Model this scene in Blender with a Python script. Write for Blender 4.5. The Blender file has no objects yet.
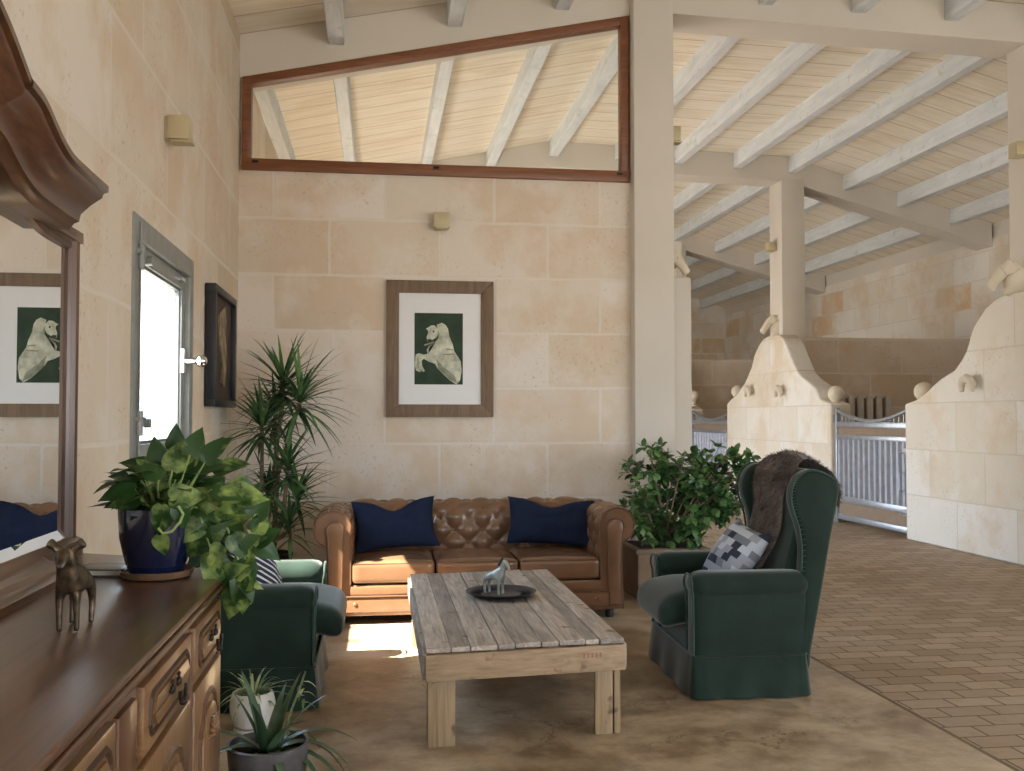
import bpy, bmesh, math, random
from mathutils import Vector, Matrix, Quaternion, noise
random.seed(7)
S = bpy.context.scene
COL = S.collection
pi = math.pi
R = math.radians
YB = 8.3            # interior wall
XL = -1.135         # left wall face
XS = 5.8            # stall front wall face
XR = 9.2            # outer wall face
Y0, Y1 = -4.0, 25.3

# ------------------------------------------------------------------ view
CAMZ = 1.35
YAW, PITCH, F = math.atan(135 / 986), math.atan(31.5 / 986), 986.0
cam_d = bpy.data.cameras.new('camera'); cam = bpy.data.objects.new('camera', cam_d); COL.objects.link(cam)
cam_d.sensor_width = 36; cam_d.lens = F / 1024 * 36; cam_d.clip_start = 0.05; cam_d.clip_end = 300
cam.location = (0, 0, CAMZ); cam.rotation_euler = (pi / 2 + PITCH, 0, -YAW)
S.camera = cam
_M = Matrix.Rotation(-YAW, 3, 'Z') @ Matrix.Rotation(pi / 2 + PITCH, 3, 'X')

def ray(x, y):
    return _M @ Vector((x - 512, -(y - 385.5), -F))
def on(x, y, X=None, Y=None, Z=None):
    """where the line of sight through a photograph point meets a wall or level of the building"""
    d = ray(x, y)
    t = X / d.x if X is not None else (Y / d.y if Y is not None else (Z - CAMZ) / d.z)
    return Vector((0, 0, CAMZ)) + d * t

# ------------------------------------------------------------------ materials
def nd(t, typ, **kw):
    n = t.nodes.new(typ)
    for k, v in kw.items():
        if k.startswith('i_'):
            n.inputs[k[2:].replace('_', ' ')].default_value = v
        else:
            setattr(n, k, v)
    return n
def newmat(name):
    m = bpy.data.materials.new(name); m.use_nodes = True
    t = m.node_tree; b = t.nodes['Principled BSDF']
    return m, t, b
def c4(c): return (c[0], c[1], c[2], 1)
def srgb(r, g, b):
    f = lambda v: (v / 255 / 12.92) if v <= 10 else ((v / 255 + .055) / 1.055) ** 2.4
    return (f(r), f(g), f(b))
def ramp(t, fac, stops, interp='LINEAR'):
    r = nd(t, 'ShaderNodeValToRGB'); r.color_ramp.interpolation = interp
    e = r.color_ramp.elements
    while len(e) < len(stops): e.new(0.5)
    for k, (p, c) in enumerate(stops): e[k].position = p; e[k].color = c4(c)
    t.links.new(fac, r.inputs[0]); return r.outputs[0]
def mix(t, fac, a, b, mode='MIX'):
    n = nd(t, 'ShaderNodeMix', data_type='RGBA', blend_type=mode)
    for s, v in ((0, fac), (6, a), (7, b)):
        if isinstance(v, (int, float)): n.inputs[s].default_value = v
        elif isinstance(v, tuple): n.inputs[s].default_value = c4(v)
        else: t.links.new(v, n.inputs[s])
    return n.outputs[2]
def objco(t): return nd(t, 'ShaderNodeTexCoord').outputs['Object']
def mapping(t, v, scale=(1, 1, 1), loc=(0, 0, 0), rot=(0, 0, 0)):
    m = nd(t, 'ShaderNodeMapping'); m.inputs['Scale'].default_value = scale
    m.inputs['Location'].default_value = loc; m.inputs['Rotation'].default_value = rot
    t.links.new(v, m.inputs[0]); return m.outputs[0]
def noi(t, v, scale, detail=4, rough=.55, out=0, dist=0):
    n = nd(t, 'ShaderNodeTexNoise'); n.inputs['Scale'].default_value = scale
    n.inputs['Detail'].default_value = detail; n.inputs['Roughness'].default_value = rough
    n.inputs['Distortion'].default_value = dist
    t.links.new(v, n.inputs['Vector']); return n.outputs[out]
def math_(t, op, a, b=0.0):
    n = nd(t, 'ShaderNodeMath', operation=op)
    for k, v in ((0, a), (1, b)):
        if isinstance(v, (int, float)): n.inputs[k].default_value = v
        else: t.links.new(v, n.inputs[k])
    return n.outputs[0]
def bump(t, b, h, strength=.3, dist=.01):
    n = nd(t, 'ShaderNodeBump'); n.inputs['Strength'].default_value = strength; n.inputs['Distance'].default_value = dist
    t.links.new(h, n.inputs['Height']); t.links.new(n.outputs[0], b.inputs['Normal'])
def plain(name, col, rough=.5, metal=0., noise_amt=.12, nscale=8, bmp=.0, coat=0., sheen=0., spec=.5):
    m, t, b = newmat(name); v = objco(t)
    n = noi(t, v, nscale)
    lo = tuple(c * (1 - noise_amt) for c in col); hi = tuple(min(1, c * (1 + noise_amt)) for c in col)
    t.links.new(ramp(t, n, [(.3, lo), (.7, hi)]), b.inputs['Base Color'])
    b.inputs['Roughness'].default_value = rough; b.inputs['Metallic'].default_value = metal
    b.inputs['Coat Weight'].default_value = coat; b.inputs['Specular IOR Level'].default_value = spec
    if sheen:
        b.inputs['Sheen Weight'].default_value = sheen; b.inputs['Sheen Roughness'].default_value = .4
    if bmp: bump(t, b, noi(t, v, nscale * 6), bmp, .01)
    return m
def wood(name, c1, c2, axis='Y', stretch=12, scale=1.2, rough=.45, coat=0., perobj=0.15, bmp=.15, knots=None):
    m, t, b = newmat(name); v = objco(t)
    sc = [stretch] * 3; sc['XYZ'.index(axis)] = 1.0
    mv = mapping(t, v, tuple(sc))
    w = noi(t, mv, scale, 6, .65, dist=1.2)
    fine = noi(t, mapping(t, v, tuple(s * 5 if s > 1 else 2 for s in sc)), scale, 3)
    col = ramp(t, w, [(.3, c1), (.68, c2)])
    col = mix(t, .35, col, ramp(t, fine, [(.35, c1), (.65, c2)]))
    isl = nd(t, 'ShaderNodeNewGeometry').outputs['Random Per Island']
    hv = nd(t, 'ShaderNodeHueSaturation'); t.links.new(col, hv.inputs['Color'])
    mr = nd(t, 'ShaderNodeMapRange'); mr.inputs['To Min'].default_value = 1 - perobj; mr.inputs['To Max'].default_value = 1 + perobj
    t.links.new(isl, mr.inputs[0]); t.links.new(mr.outputs[0], hv.inputs['Value'])
    col = hv.outputs[0]
    if knots:
        k = noi(t, v, 9, 2)
        col = mix(t, ramp(t, k, [(.66, (0, 0, 0)), (.72, (1, 1, 1))]), col, knots)
    t.links.new(col, b.inputs['Base Color'])
    b.inputs['Roughness'].default_value = rough; b.inputs['Coat Weight'].default_value = coat
    b.inputs['Coat Roughness'].default_value = .25
    bump(t, b, fine, bmp, .004)
    return m
def stone(name, axes, bw, rh, offx, offz, joint=(1.08, 1.13, 1.22), accent=.0, light=1.0, mortar=.016, tone=(.75, .675, .59)):
    """limestone blocks, laid out on the wall's own plane"""
    m, t, b = newmat(name)
    P = nd(t, 'ShaderNodeNewGeometry').outputs['Position']
    s = nd(t, 'ShaderNodeSeparateXYZ'); t.links.new(P, s.inputs[0])
    cb = nd(t, 'ShaderNodeCombineXYZ')
    wob = math_(t, 'MULTIPLY', math_(t, 'SUBTRACT', noi(t, P, 3.0, 3), .5), .02)
    t.links.new(math_(t, 'ADD', math_(t, 'SUBTRACT', s.outputs['XYZ'.index(axes[0])], offx), wob), cb.inputs[0])
    t.links.new(math_(t, 'ADD', math_(t, 'SUBTRACT', s.outputs[2], offz), wob), cb.inputs[1])
    br = nd(t, 'ShaderNodeTexBrick'); br.offset = .5; br.offset_frequency = 2
    t.links.new(cb.outputs[0], br.inputs['Vector'])
    br.inputs['Scale'].default_value = 1; br.inputs['Brick Width'].default_value = bw; br.inputs['Row Height'].default_value = rh
    br.inputs['Mortar Size'].default_value = mortar; br.inputs['Mortar Smooth'].default_value = .6; br.inputs['Bias'].default_value = 0
    br.inputs['Color1'].default_value = (0, 0, 0, 1); br.inputs['Color2'].default_value = (1, 1, 1, 1); br.inputs['Mortar'].default_value = (.5, .5, .5, 1)
    a = tuple(c * light for c in tone)
    warm = (a[0] * .93, a[1] * .84, a[2] * .73); pale = (min(.9, a[0] * 1.08), min(.9, a[1] * 1.12), min(.9, a[2] * 1.2))
    st = [(0, pale), (.3, a), (.6, (a[0] * .97, a[1] * .94, a[2] * .88)), (.8, pale), (.93, (a[0] * .90, a[1] * .84, a[2] * .75))]
    if accent: st = st[:-1]; st.append((.999 - accent, (a[0] * .97, a[1] * .93, a[2] * .86))); st.append((1 - accent, (a[0] * .90, a[1] * .70, a[2] * .50)))
    base = ramp(t, br.outputs['Color'], st)
    patch = noi(t, P, 1.5, 5, .6)
    base = mix(t, ramp(t, patch, [(.48, (0, 0, 0)), (.62, (.8, .8, .8))]), base, warm)
    patch2 = noi(t, mapping(t, P, loc=(7, 3, 5)), 2.3, 6, .65)
    base = mix(t, ramp(t, patch2, [(.50, (0, 0, 0)), (.66, (.6, .6, .6))]), base, pale)
    pit = noi(t, P, 30, 5, .7); where = noi(t, mapping(t, P, loc=(1, 9, 2)), 1.9, 2)
    pitm = math_(t, 'MULTIPLY', ramp(t, pit, [(.57, (0, 0, 0)), (.64, (1, 1, 1))]), ramp(t, where, [(.46, (0, 0, 0)), (.58, (1, 1, 1))]))
    base = mix(t, math_(t, 'MULTIPLY', pitm, .55), base, (a[0] * .62, a[1] * .50, a[2] * .36))
    base = mix(t, math_(t, 'MULTIPLY', br.outputs['Fac'], .62), base, (min(.88, a[0] * joint[0]), min(.88, a[1] * joint[1]), min(.88, a[2] * joint[2])))
    t.links.new(base, b.inputs['Base Color'])
    b.inputs['Roughness'].default_value = .85; b.inputs['Specular IOR Level'].default_value = .25
    h = math_(t, 'SUBTRACT', math_(t, 'MULTIPLY', noi(t, P, 14, 6, .7), .5), math_(t, 'ADD', math_(t, 'MULTIPLY', br.outputs['Fac'], .35), math_(t, 'MULTIPLY', pitm, .6)))
    bump(t, b, h, .35, .012)
    return m

PL = plain('cream plaster', (.66, .62, .56), .8, noise_amt=.03, nscale=1.5, bmp=.03, spec=.2)
CARVE = plain('carved limestone', (.70, .64, .53), .8, noise_amt=.06, nscale=5, bmp=.1, spec=.2)
STB = stone('limestone blocks interior wall', 'XZ', .92, .467, -.394, .196, light=.97)
STL = stone('limestone blocks window wall', 'YZ', 1.15, .62, .35, .0, light=.97, tone=(.72, .64, .54))
STS = stone('limestone blocks stall front', 'YZ', .95, .50, .25, .0, joint=(.80, .78, .77), mortar=.009, light=1.05, tone=(.70, .665, .60))
STR = stone('limestone blocks outer wall', 'YZ', .95, .42, 0, .1, joint=(.84, .82, .80), mortar=.010, accent=.12, light=1.05, tone=(.71, .665, .59))
STE = stone('limestone blocks end wall', 'XZ', .95, .42, 0, .1, accent=.25, light=1.05, tone=(.71, .665, .59))
STP = stone('limestone blocks partition', 'XZ', 1.0, .50, .3, .0, light=.97)

def m_concrete():
    m, t, b = newmat('tan polished concrete'); P = nd(t, 'ShaderNodeNewGeometry').outputs['Position']
    n1 = noi(t, P, 1.3, 7, .62, dist=.6); n2 = noi(t, P, 5, 6, .7)
    c = ramp(t, n1, [(.38, (.17, .115, .065)), (.5, (.37, .27, .165)), (.60, (.55, .445, .315))])
    c = mix(t, .45, c, ramp(t, n2, [(.40, (.17, .11, .062)), (.60, (.55, .455, .335))]))
    wv = nd(t, 'ShaderNodeTexVoronoi', feature='DISTANCE_TO_EDGE'); wv.inputs['Scale'].default_value = .9
    dv = nd(t, 'ShaderNodeVectorMath', operation='ADD'); sc = nd(t, 'ShaderNodeVectorMath', operation='SCALE'); sc.inputs['Scale'].default_value = .5
    t.links.new(noi(t, P, 3, 6, .7, out=1), sc.inputs[0]); t.links.new(P, dv.inputs[0]); t.links.new(sc.outputs[0], dv.inputs[1]); t.links.new(dv.outputs[0], wv.inputs['Vector'])
    crack = ramp(t, wv.outputs['Distance'], [(0.0, (1, 1, 1)), (.006, (0, 0, 0))])
    gate = ramp(t, noi(t, mapping(t, P, loc=(3, 1, 0)), .8, 2), [(.5, (0, 0, 0)), (.56, (1, 1, 1))])
    cm = math_(t, 'MULTIPLY', crack, gate)
    c = mix(t, math_(t, 'MULTIPLY', cm, .75), c, (.12, .075, .04))
    t.links.new(c, b.inputs['Base Color'])
    t.links.new(ramp(t, n2, [(.3, (.26,) * 3), (.7, (.5,) * 3)]), b.inputs['Roughness'])
    bump(t, b, math_(t, 'SUBTRACT', n2, cm), .18, .01); return m
def m_pavers():
    m, t, b = newmat('clay brick paving'); P = nd(t, 'ShaderNodeNewGeometry').outputs['Position']
    br = nd(t, 'ShaderNodeTexBrick'); br.offset = .5
    w = nd(t, 'ShaderNodeVectorMath', operation='ADD'); sc = nd(t, 'ShaderNodeVectorMath', operation='SCALE'); sc.inputs['Scale'].default_value = .02
    t.links.new(noi(t, P, 2, 2, out=1), sc.inputs[0]); t.links.new(P, w.inputs[0]); t.links.new(sc.outputs[0], w.inputs[1])
    t.links.new(w.outputs[0], br.inputs['Vector'])
    for k, v in (('Scale', 1), ('Brick Width', .235), ('Row Height', .135), ('Mortar Size', .006), ('Mortar Smooth', .3)): br.inputs[k].default_value = v
    br.inputs['Color1'].default_value = (0, 0, 0, 1); br.inputs['Color2'].default_value = (1, 1, 1, 1); br.inputs['Mortar'].default_value = (.5, .5, .5, 1)
    c = ramp(t, br.outputs['Color'], [(0, (.30, .215, .14)), (.5, (.37, .275, .19)), (1, (.45, .345, .25))])
    n = noi(t, P, 1.1, 5)
    c = mix(t, ramp(t, n, [(.45, (0, 0, 0)), (.75, (.6,) * 3)]), c, (.46, .40, .335))
    c = mix(t, ramp(t, noi(t, P, 16, 4), [(.5, (0, 0, 0)), (.8, (.5,) * 3)]), c, (.24, .17, .11))
    c = mix(t, br.outputs['Fac'], c, (.13, .085, .05))
    t.links.new(c, b.inputs['Base Color']); b.inputs['Roughness'].default_value = .62
    bump(t, b, math_(t, 'SUBTRACT', math_(t, 'MULTIPLY', noi(t, P, 20, 4), .3), br.outputs['Fac']), .5, .008); return m
def m_boards():
    m, t, b = newmat('limed roof boards'); P = nd(t, 'ShaderNodeNewGeometry').outputs['Position']
    s = nd(t, 'ShaderNodeSeparateXYZ'); t.links.new(P, s.inputs[0])
    yy = math_(t, 'DIVIDE', s.outputs[1], .36)
    fr = math_(t, 'FRACT', yy); row = math_(t, 'FLOOR', yy)
    gap = math_(t, 'LESS_THAN', fr, .04)
    wn = nd(t, 'ShaderNodeTexWhiteNoise', noise_dimensions='1D'); t.links.new(row, wn.inputs['W'])
    g = noi(t, mapping(t, P, (1.2, 9, 1.2)), 1.5, 5)
    c = ramp(t, g, [(.35, (.68, .58, .43)), (.62, (.82, .76, .64))])
    c = mix(t, ramp(t, wn.outputs['Value'], [(0, (0, 0, 0)), (1, (.6,) * 3)]), c, (.84, .79, .69))
    big = noi(t, P, .8, 3); c = mix(t, ramp(t, big, [(.45, (0, 0, 0)), (.7, (.6,) * 3)]), c, (.80, .76, .69))
    c = mix(t, math_(t, 'MULTIPLY', gap, .75), c, (.32, .25, .18))
    t.links.new(c, b.inputs['Base Color']); b.inputs['Roughness'].default_value = .6
    bump(t, b, math_(t, 'SUBTRACT', math_(t, 'MULTIPLY', g, .2), gap), .4, .008); return m
def m_limewood():
    m, t, b = newmat('whitewashed beam wood'); P = objco(t)
    g = noi(t, mapping(t, P, (8, 1, 8)), 2.0, 5); n2 = noi(t, P, 6, 6, .7)
    c = ramp(t, g, [(.3, (.60, .64, .67)), (.7, (.74, .78, .81))])
    c = mix(t, ramp(t, n2, [(.56, (0, 0, 0)), (.75, (.7,) * 3)]), c, (.40, .40, .37))
    t.links.new(c, b.inputs['Base Color']); b.inputs['Roughness'].default_value = .65; bump(t, b, n2, .25, .01); return m
CONC, PAVE, BOARD, LIME = m_concrete(), m_pavers(), m_boards(), m_limewood()
WALNUT_Y = wood('polished brown wood along', (.045, .018, .009), (.125, .052, .024), 'Y', 14, 1.3, .33, .5, .06, .06)
WALNUT_Z = wood('polished brown wood upright', (.055, .023, .011), (.15, .066, .030), 'Z', 14, 1.3, .30, .5, .06, .06)
OAK_Y = wood('golden oak drawer fronts', (.13, .064, .028), (.27, .145, .066), 'Y', 14, 1.4, .30, .45, .05, .06)
OAK_Z = wood('golden oak door', (.13, .064, .028), (.27, .145, .066), 'Z', 14, 1.4, .30, .45, .05, .06)
DARKGROOVE = plain('dark stained groove', (.045, .02, .01), .5)
FRAMEW = wood('red brown window wood', (.13, .045, .018), (.26, .10, .042), 'X', 10, 1.5, .45, .1, .03, .1)
PICW = wood('weathered brown picture frame wood', (.115, .070, .040), (.25, .165, .10), 'Z', 9, 2.2, .6, 0, .12, .2)
PALLET = wood('old pallet board', (.17, .135, .105), (.52, .46, .40), 'Y', 9, 2.4, .6, 0, .30, .4, knots=(.13, .085, .05))
PALLETX = wood('golden pallet board', (.22, .145, .08), (.43, .31, .19), 'X', 10, 2.0, .65, 0, .12, .3, knots=(.15, .09, .05))
PALLETZ = wood('golden pallet leg', (.20, .135, .072), (.41, .29, .17), 'Z', 10, 2.0, .65, 0, .15, .3, knots=(.13, .08, .045))
LEATHER = plain('tan leather', (.185, .095, .050), .25, noise_amt=.22, nscale=3.0, bmp=.05, coat=.15)
PIPING = plain('brown leather piping', (.11, .05, .025), .4)
VELVET = plain('dark green velvet', (.012, .025, .018), .8, noise_amt=.25, nscale=6, bmp=.12, sheen=.38, spec=.2)
VELVETD = plain('green velvet piping', (.030, .060, .048), .7, sheen=.3, spec=.2)
NAVY = plain('navy linen', (.012, .018, .042), .9, noise_amt=.2, nscale=10, bmp=.15, spec=.15)
STEEL = plain('galvanised steel', (.38, .41, .46), .38, metal=.75, noise_amt=.12, nscale=12, bmp=.05)
STEELP = plain('corrugated galvanised steel', (.36, .38, .44), .5, metal=.6, noise_amt=.15, nscale=12)
GREYP = plain('grey painted window metal', (.27, .285, .275), .5, noise_amt=.15, nscale=10, metal=.2)
GREYD = plain('dark grey window seal', (.12, .125, .12), .5)
CHROME = plain('chrome', (.8, .8, .8), .12, metal=1, noise_amt=.02)
BRASS = plain('antique brass', (.17, .11, .05), .38, metal=.9, noise_amt=.3, nscale=40)
BRONZED = plain('dark bronze handle', (.03, .026, .02), .4, metal=.6)
BLACK = plain('black', (.012, .012, .013), .5)
BLACKF = plain('black blue frame', (.012, .014, .022), .4)
WHITEC = plain('white card mount', (.80, .81, .84), .7, noise_amt=.01)
BRASSL = plain('beige brass lamp body', (.52, .45, .29), .45, metal=.15, noise_amt=.05)
COBALT = plain('cobalt glazed pot', (.006, .010, .038), .18, noise_amt=.25, coat=.5)
CLAY = plain('brown clay', (.16, .09, .05), .6, noise_amt=.3, nscale=15)
WHITEP = plain('white ceramic', (.62, .60, .57), .4, noise_amt=.06)
DARKP = plain('dark grey mottled pot', (.085, .082, .088), .45, noise_amt=.6, nscale=9)
TANP = plain('tan planter', (.20, .135, .085), .8, noise_amt=.15, nscale=5, bmp=.1)
SOIL = plain('dark soil', (.03, .02, .014), .95, noise_amt=.5, nscale=40, bmp=.5)
IRON = plain('dark hammered iron', (.030, .034, .050), .42, metal=.7, noise_amt=.3, nscale=30)
SILVER = plain('aged silver grey metal', (.34, .35, .31), .42, metal=.5, noise_amt=.25, nscale=25)
BRONZE = plain('mottled patinated bronze', (.085, .058, .036), .36, metal=.55, noise_amt=.9, nscale=38)
FUR = plain('brown grey fur', (.13, .10, .085), .9, noise_amt=.45, nscale=9, sheen=.4, spec=.1)
HIDE = plain('pale tan hide', (.33, .20, .11), .85)
TRUNK = plain('pale brown stem', (.20, .155, .10), .8, noise_amt=.3, nscale=20)
VINE = plain('light green stem', (.30, .40, .14), .5)
def leafmat(name, c1, c2, scale=9, rough=.4, trans=.25, thr=(.45, .6)):
    m, t, b = newmat(name); v = objco(t)
    isl = nd(t, 'ShaderNodeNewGeometry').outputs['Random Per Island']
    n = noi(t, v, scale, 3, .6)
    n = math_(t, 'ADD', n, math_(t, 'MULTIPLY', math_(t, 'SUBTRACT', isl, .5), .35))
    c = ramp(t, n, [(thr[0], c1), (thr[1], c2)])
    t.links.new(c, b.inputs['Base Color']); b.inputs['Roughness'].default_value = rough
    tr = nd(t, 'ShaderNodeBsdfTranslucent'); t.links.new(c, tr.inputs[0])
    mx = nd(t, 'ShaderNodeMixShader'); mx.inputs[0].default_value = trans
    t.links.new(b.outputs[0], mx.inputs[1]); t.links.new(tr.outputs[0], mx.inputs[2])
    t.links.new(mx.outputs[0], t.nodes['Material Output'].inputs[0]); return m
L_POTHOS = leafmat('variegated pothos leaf', (.028, .085, .018), (.34, .46, .13), 16, .4, .35, (.52, .74))
L_FICUS = leafmat('glossy green leaf', (.035, .095, .030), (.16, .30, .09), 9, .3, .2, (.4, .75))
L_DRAC = leafmat('dracaena leaf', (.035, .090, .034), (.14, .26, .09), 8, .4, .2, (.4, .75))
L_SPID = leafmat('striped spider plant leaf', (.12, .20, .08), (.50, .55, .33), 25, .4, .25, (.45, .6))
L_ALOE = leafmat('grey green succulent leaf', (.04, .085, .045), (.13, .20, .11), 8, .35, .1, (.4, .7))
def m_glass():
    m, t, b = newmat('clear glass')
    tr = nd(t, 'ShaderNodeBsdfTransparent'); tr.inputs[0].default_value = (.97, .98, .97, 1)
    gl = nd(t, 'ShaderNodeBsdfGlossy'); gl.inputs['Roughness'].default_value = .02
    fr = nd(t, 'ShaderNodeFresnel'); fr.inputs[0].default_value = 1.35
    ge = nd(t, 'ShaderNodeNewGeometry')
    mx = nd(t, 'ShaderNodeMixShader'); t.links.new(math_(t, 'MULTIPLY', fr.outputs[0], math_(t, 'SUBTRACT', 1.0, ge.outputs['Backfacing'])), mx.inputs[0])
    t.links.new(tr.outputs[0], mx.inputs[1]); t.links.new(gl.outputs[0], mx.inputs[2])
    t.links.new(mx.outputs[0], t.nodes['Material Output'].inputs[0]); return m
GLASS = m_glass()
def m_mirror():
    m, t, b = newmat('mirror silvering'); b.inputs['Metallic'].default_value = 1; b.inputs['Roughness'].default_value = .0
    b.inputs['Base Color'].default_value = (.86, .88, .89, 1); return m
MIRR = m_mirror()
def m_patch():
    m, t, b = newmat('patchwork cushion fabric'); v = nd(t, 'ShaderNodeTexCoord').outputs['Generated']
    s = nd(t, 'ShaderNodeSeparateXYZ'); t.links.new(v, s.inputs[0])
    cx = math_(t, 'MULTIPLY', s.outputs[0], 6); row = math_(t, 'FLOOR', math_(t, 'MULTIPLY', s.outputs[1], 9))
    cx = math_(t, 'FLOOR', math_(t, 'ADD', cx, math_(t, 'MULTIPLY', row, .5)))
    cb = nd(t, 'ShaderNodeCombineXYZ'); t.links.new(cx, cb.inputs[0]); t.links.new(row, cb.inputs[1])
    wn = nd(t, 'ShaderNodeTexWhiteNoise', noise_dimensions='2D'); t.links.new(cb.outputs[0], wn.inputs['Vector'])
    c = ramp(t, wn.outputs['Value'], [(0, (.46, .50, .56)), (.30, (.17, .18, .20)), (.52, (.30, .32, .36)), (.82, (.02, .025, .045))], 'CONSTANT')
    t.links.new(c, b.inputs['Base Color']); b.inputs['Roughness'].default_value = .9; return m
PATCH = m_patch()
def m_stripe():
    m, t, b = newmat('navy and white cushion fabric'); v = nd(t, 'ShaderNodeTexCoord').outputs['Generated']
    w = nd(t, 'ShaderNodeTexWave', wave_type='BANDS', bands_direction='DIAGONAL'); w.inputs['Scale'].default_value = 3.2; w.inputs['Distortion'].default_value = 1.5
    t.links.new(v, w.inputs['Vector'])
    t.links.new(ramp(t, w.outputs['Fac'], [(0, (.014, .02, .05)), (.72, (.65, .67, .70))], 'CONSTANT'), b.inputs['Base Color']); b.inputs['Roughness'].default_value = .9; return m
STRIPE = m_stripe()

# ------------------------------------------------------------------ mesh helpers
class MB:
    def __init__(s): s.v = []; s.f = []; s.m = []
    def add(s, vs, fs, mi=0):
        o = len(s.v); s.v += [tuple(p) for p in vs]; s.f += [tuple(i + o for i in f) for f in fs]; s.m += [mi] * len(fs); return s
    def box(s, a, b, mi=0):
        x0, y0, z0 = a; x1, y1, z1 = b
        return s.add([(x0, y0, z0), (x1, y0, z0), (x1, y1, z0), (x0, y1, z0), (x0, y0, z1), (x1, y0, z1), (x1, y1, z1), (x0, y1, z1)],
                     [(0, 3, 2, 1), (4, 5, 6, 7), (0, 1, 5, 4), (1, 2, 6, 5), (2, 3, 7, 6), (3, 0, 4, 7)], mi)
    def prism(s, poly, axis, a, b, mi=0):
        """poly: 2-D outline; extruded along axis ('X': poly=(y,z); 'Y': (x,z); 'Z': (x,y))"""
        n = len(poly)
        def p(q, t):
            return {'X': (t, q[0], q[1]), 'Y': (q[0], t, q[1]), 'Z': (q[0], q[1], t)}[axis]
        vs = [p(q, a) for q in poly] + [p(q, b) for q in poly]
        fs = [tuple(range(n)), tuple(range(2 * n - 1, n - 1, -1))] + [(i, (i + 1) % n, n + (i + 1) % n, n + i) for i in range(n)]
        return s.add(vs, fs, mi)
    def tube(s, pts, r, n=8, mi=0, cap=True):
        pts = [Vector(p) for p in pts]; rs = r if isinstance(r, (list, tuple)) else [r] * len(pts)
        vs = []; up = Vector((.13, .31, .94)).normalized()
        for i, p in enumerate(pts):
            d = (pts[min(i + 1, len(pts) - 1)] - pts[max(i - 1, 0)]).normalized()
            a = d.cross(up)
            if a.length < .05: a = d.cross(Vector((1, 0, 0)))
            a.normalize(); b = d.cross(a); up = b * -1 if b.dot(up) < 0 else b
            a = d.cross(up).normalized(); b = d.cross(a)
            for k in range(n):
                th = 2 * pi * k / n; vs.append(p + (a * math.cos(th) + b * math.sin(th)) * rs[i])
        fs = [(i * n + k, i * n + (k + 1) % n, (i + 1) * n + (k + 1) % n, (i + 1) * n + k) for i in range(len(pts) - 1) for k in range(n)]
        if cap: fs += [tuple(range(n - 1, -1, -1)), tuple(range((len(pts) - 1) * n, len(pts) * n))]
        return s.add(vs, fs, mi)
    def lathe(s, prof, c=(0, 0, 0), n=32, mi=0, axis='Z'):
        vs = []
        for r, z in prof:
            for k in range(n):
                th = 2 * pi * k / n; q = (r * math.cos(th), r * math.sin(th), z)
                if axis == 'X': q = (q[2], q[0], q[1])
                if axis == 'Y': q = (q[0], q[2], q[1])
                vs.append((c[0] + q[0], c[1] + q[1], c[2] + q[2]))
        m = len(prof)
        fs = [(i * n + k, i * n + (k + 1) % n, (i + 1) * n + (k + 1) % n, (i + 1) * n + k) for i in range(m - 1) for k in range(n)]
        fs += [tuple(range(n - 1, -1, -1)), tuple(range((m - 1) * n, m * n))]
        return s.add(vs, fs, mi)
    def ball(s, c, r, n=16, sc=(1, 1, 1), mi=0):
        prof = [(max(1e-4, math.sin(pi * i / n)) * r, -math.cos(pi * i / n) * r) for i in range(n + 1)]
        o = len(s.v); s.lathe(prof, (0, 0, 0), n * 2, mi)
        for i in range(o, len(s.v)):
            x, y, z = s.v[i]; s.v[i] = (c[0] + x * sc[0], c[1] + y * sc[1], c[2] + z * sc[2])
        return s
    def rbox(s, a, b, r, n=10, crown=(0, 0, 0), fn=None, mi=0):
        """soft rounded box between corners a and b; crown bulges each axis"""
        a = Vector(a); b = Vector(b); c = (a + b) / 2; h = (b - a) / 2
        r = min(r, h.x, h.y, h.z)
        def tt(k, hh):
            # dense near the edges
            u = -1 + 2 * k / n
            return math.sin(u * pi / 2) * .55 + u * .45
        vs = []; idx = {}; fs = []
        def vert(i, j, k):
            key = (i, j, k)
            if key in idx: return idx[key]
            p = Vector((tt(i, h.x) * h.x, tt(j, h.y) * h.y, tt(k, h.z) * h.z))
            q = Vector((max(-h.x + r, min(h.x - r, p.x)), max(-h.y + r, min(h.y - r, p.y)), max(-h.z + r, min(h.z - r, p.z))))
            d = p - q
            if d.length > 1e-9:
                p = q + d.normalized() * r
            ux, uy, uz = p.x / h.x, p.y / h.y, p.z / h.z
            if crown[2]: p.z += math.copysign(1, p.z) * abs(uz) * crown[2] * (1 - ux * ux) * (1 - uy * uy) * 1.0
            if crown[0]: p.x += math.copysign(1, p.x) * abs(ux) * crown[0] * (1 - uz * uz) * (1 - uy * uy)
            if crown[1]: p.y += math.copysign(1, p.y) * abs(uy) * crown[1] * (1 - uz * uz) * (1 - ux * ux)
            p = p + c
            if fn: p = Vector(fn(p))
            idx[key] = len(vs); vs.append(p); return idx[key]
        for u in range(n):
            for w in range(n):
                for s0 in (0, n):
                    q = [vert(s0, u, w), vert(s0, u + 1, w), vert(s0, u + 1, w + 1), vert(s0, u, w + 1)]; fs.append(tuple(q if s0 else q[::-1]))
                    q = [vert(u, s0, w), vert(u + 1, s0, w), vert(u + 1, s0, w + 1), vert(u, s0, w + 1)]; fs.append(tuple(q[::-1] if s0 else q))
                    q = [vert(u, w, s0), vert(u + 1, w, s0), vert(u + 1, w + 1, s0), vert(u, w + 1, s0)]; fs.append(tuple(q if s0 else q[::-1]))
        return s.add(vs, fs, mi)
    def xf(s, M, start=0):
        for i in range(start, len(s.v)): s.v[i] = tuple(M @ Vector(s.v[i]))
        return s
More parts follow.
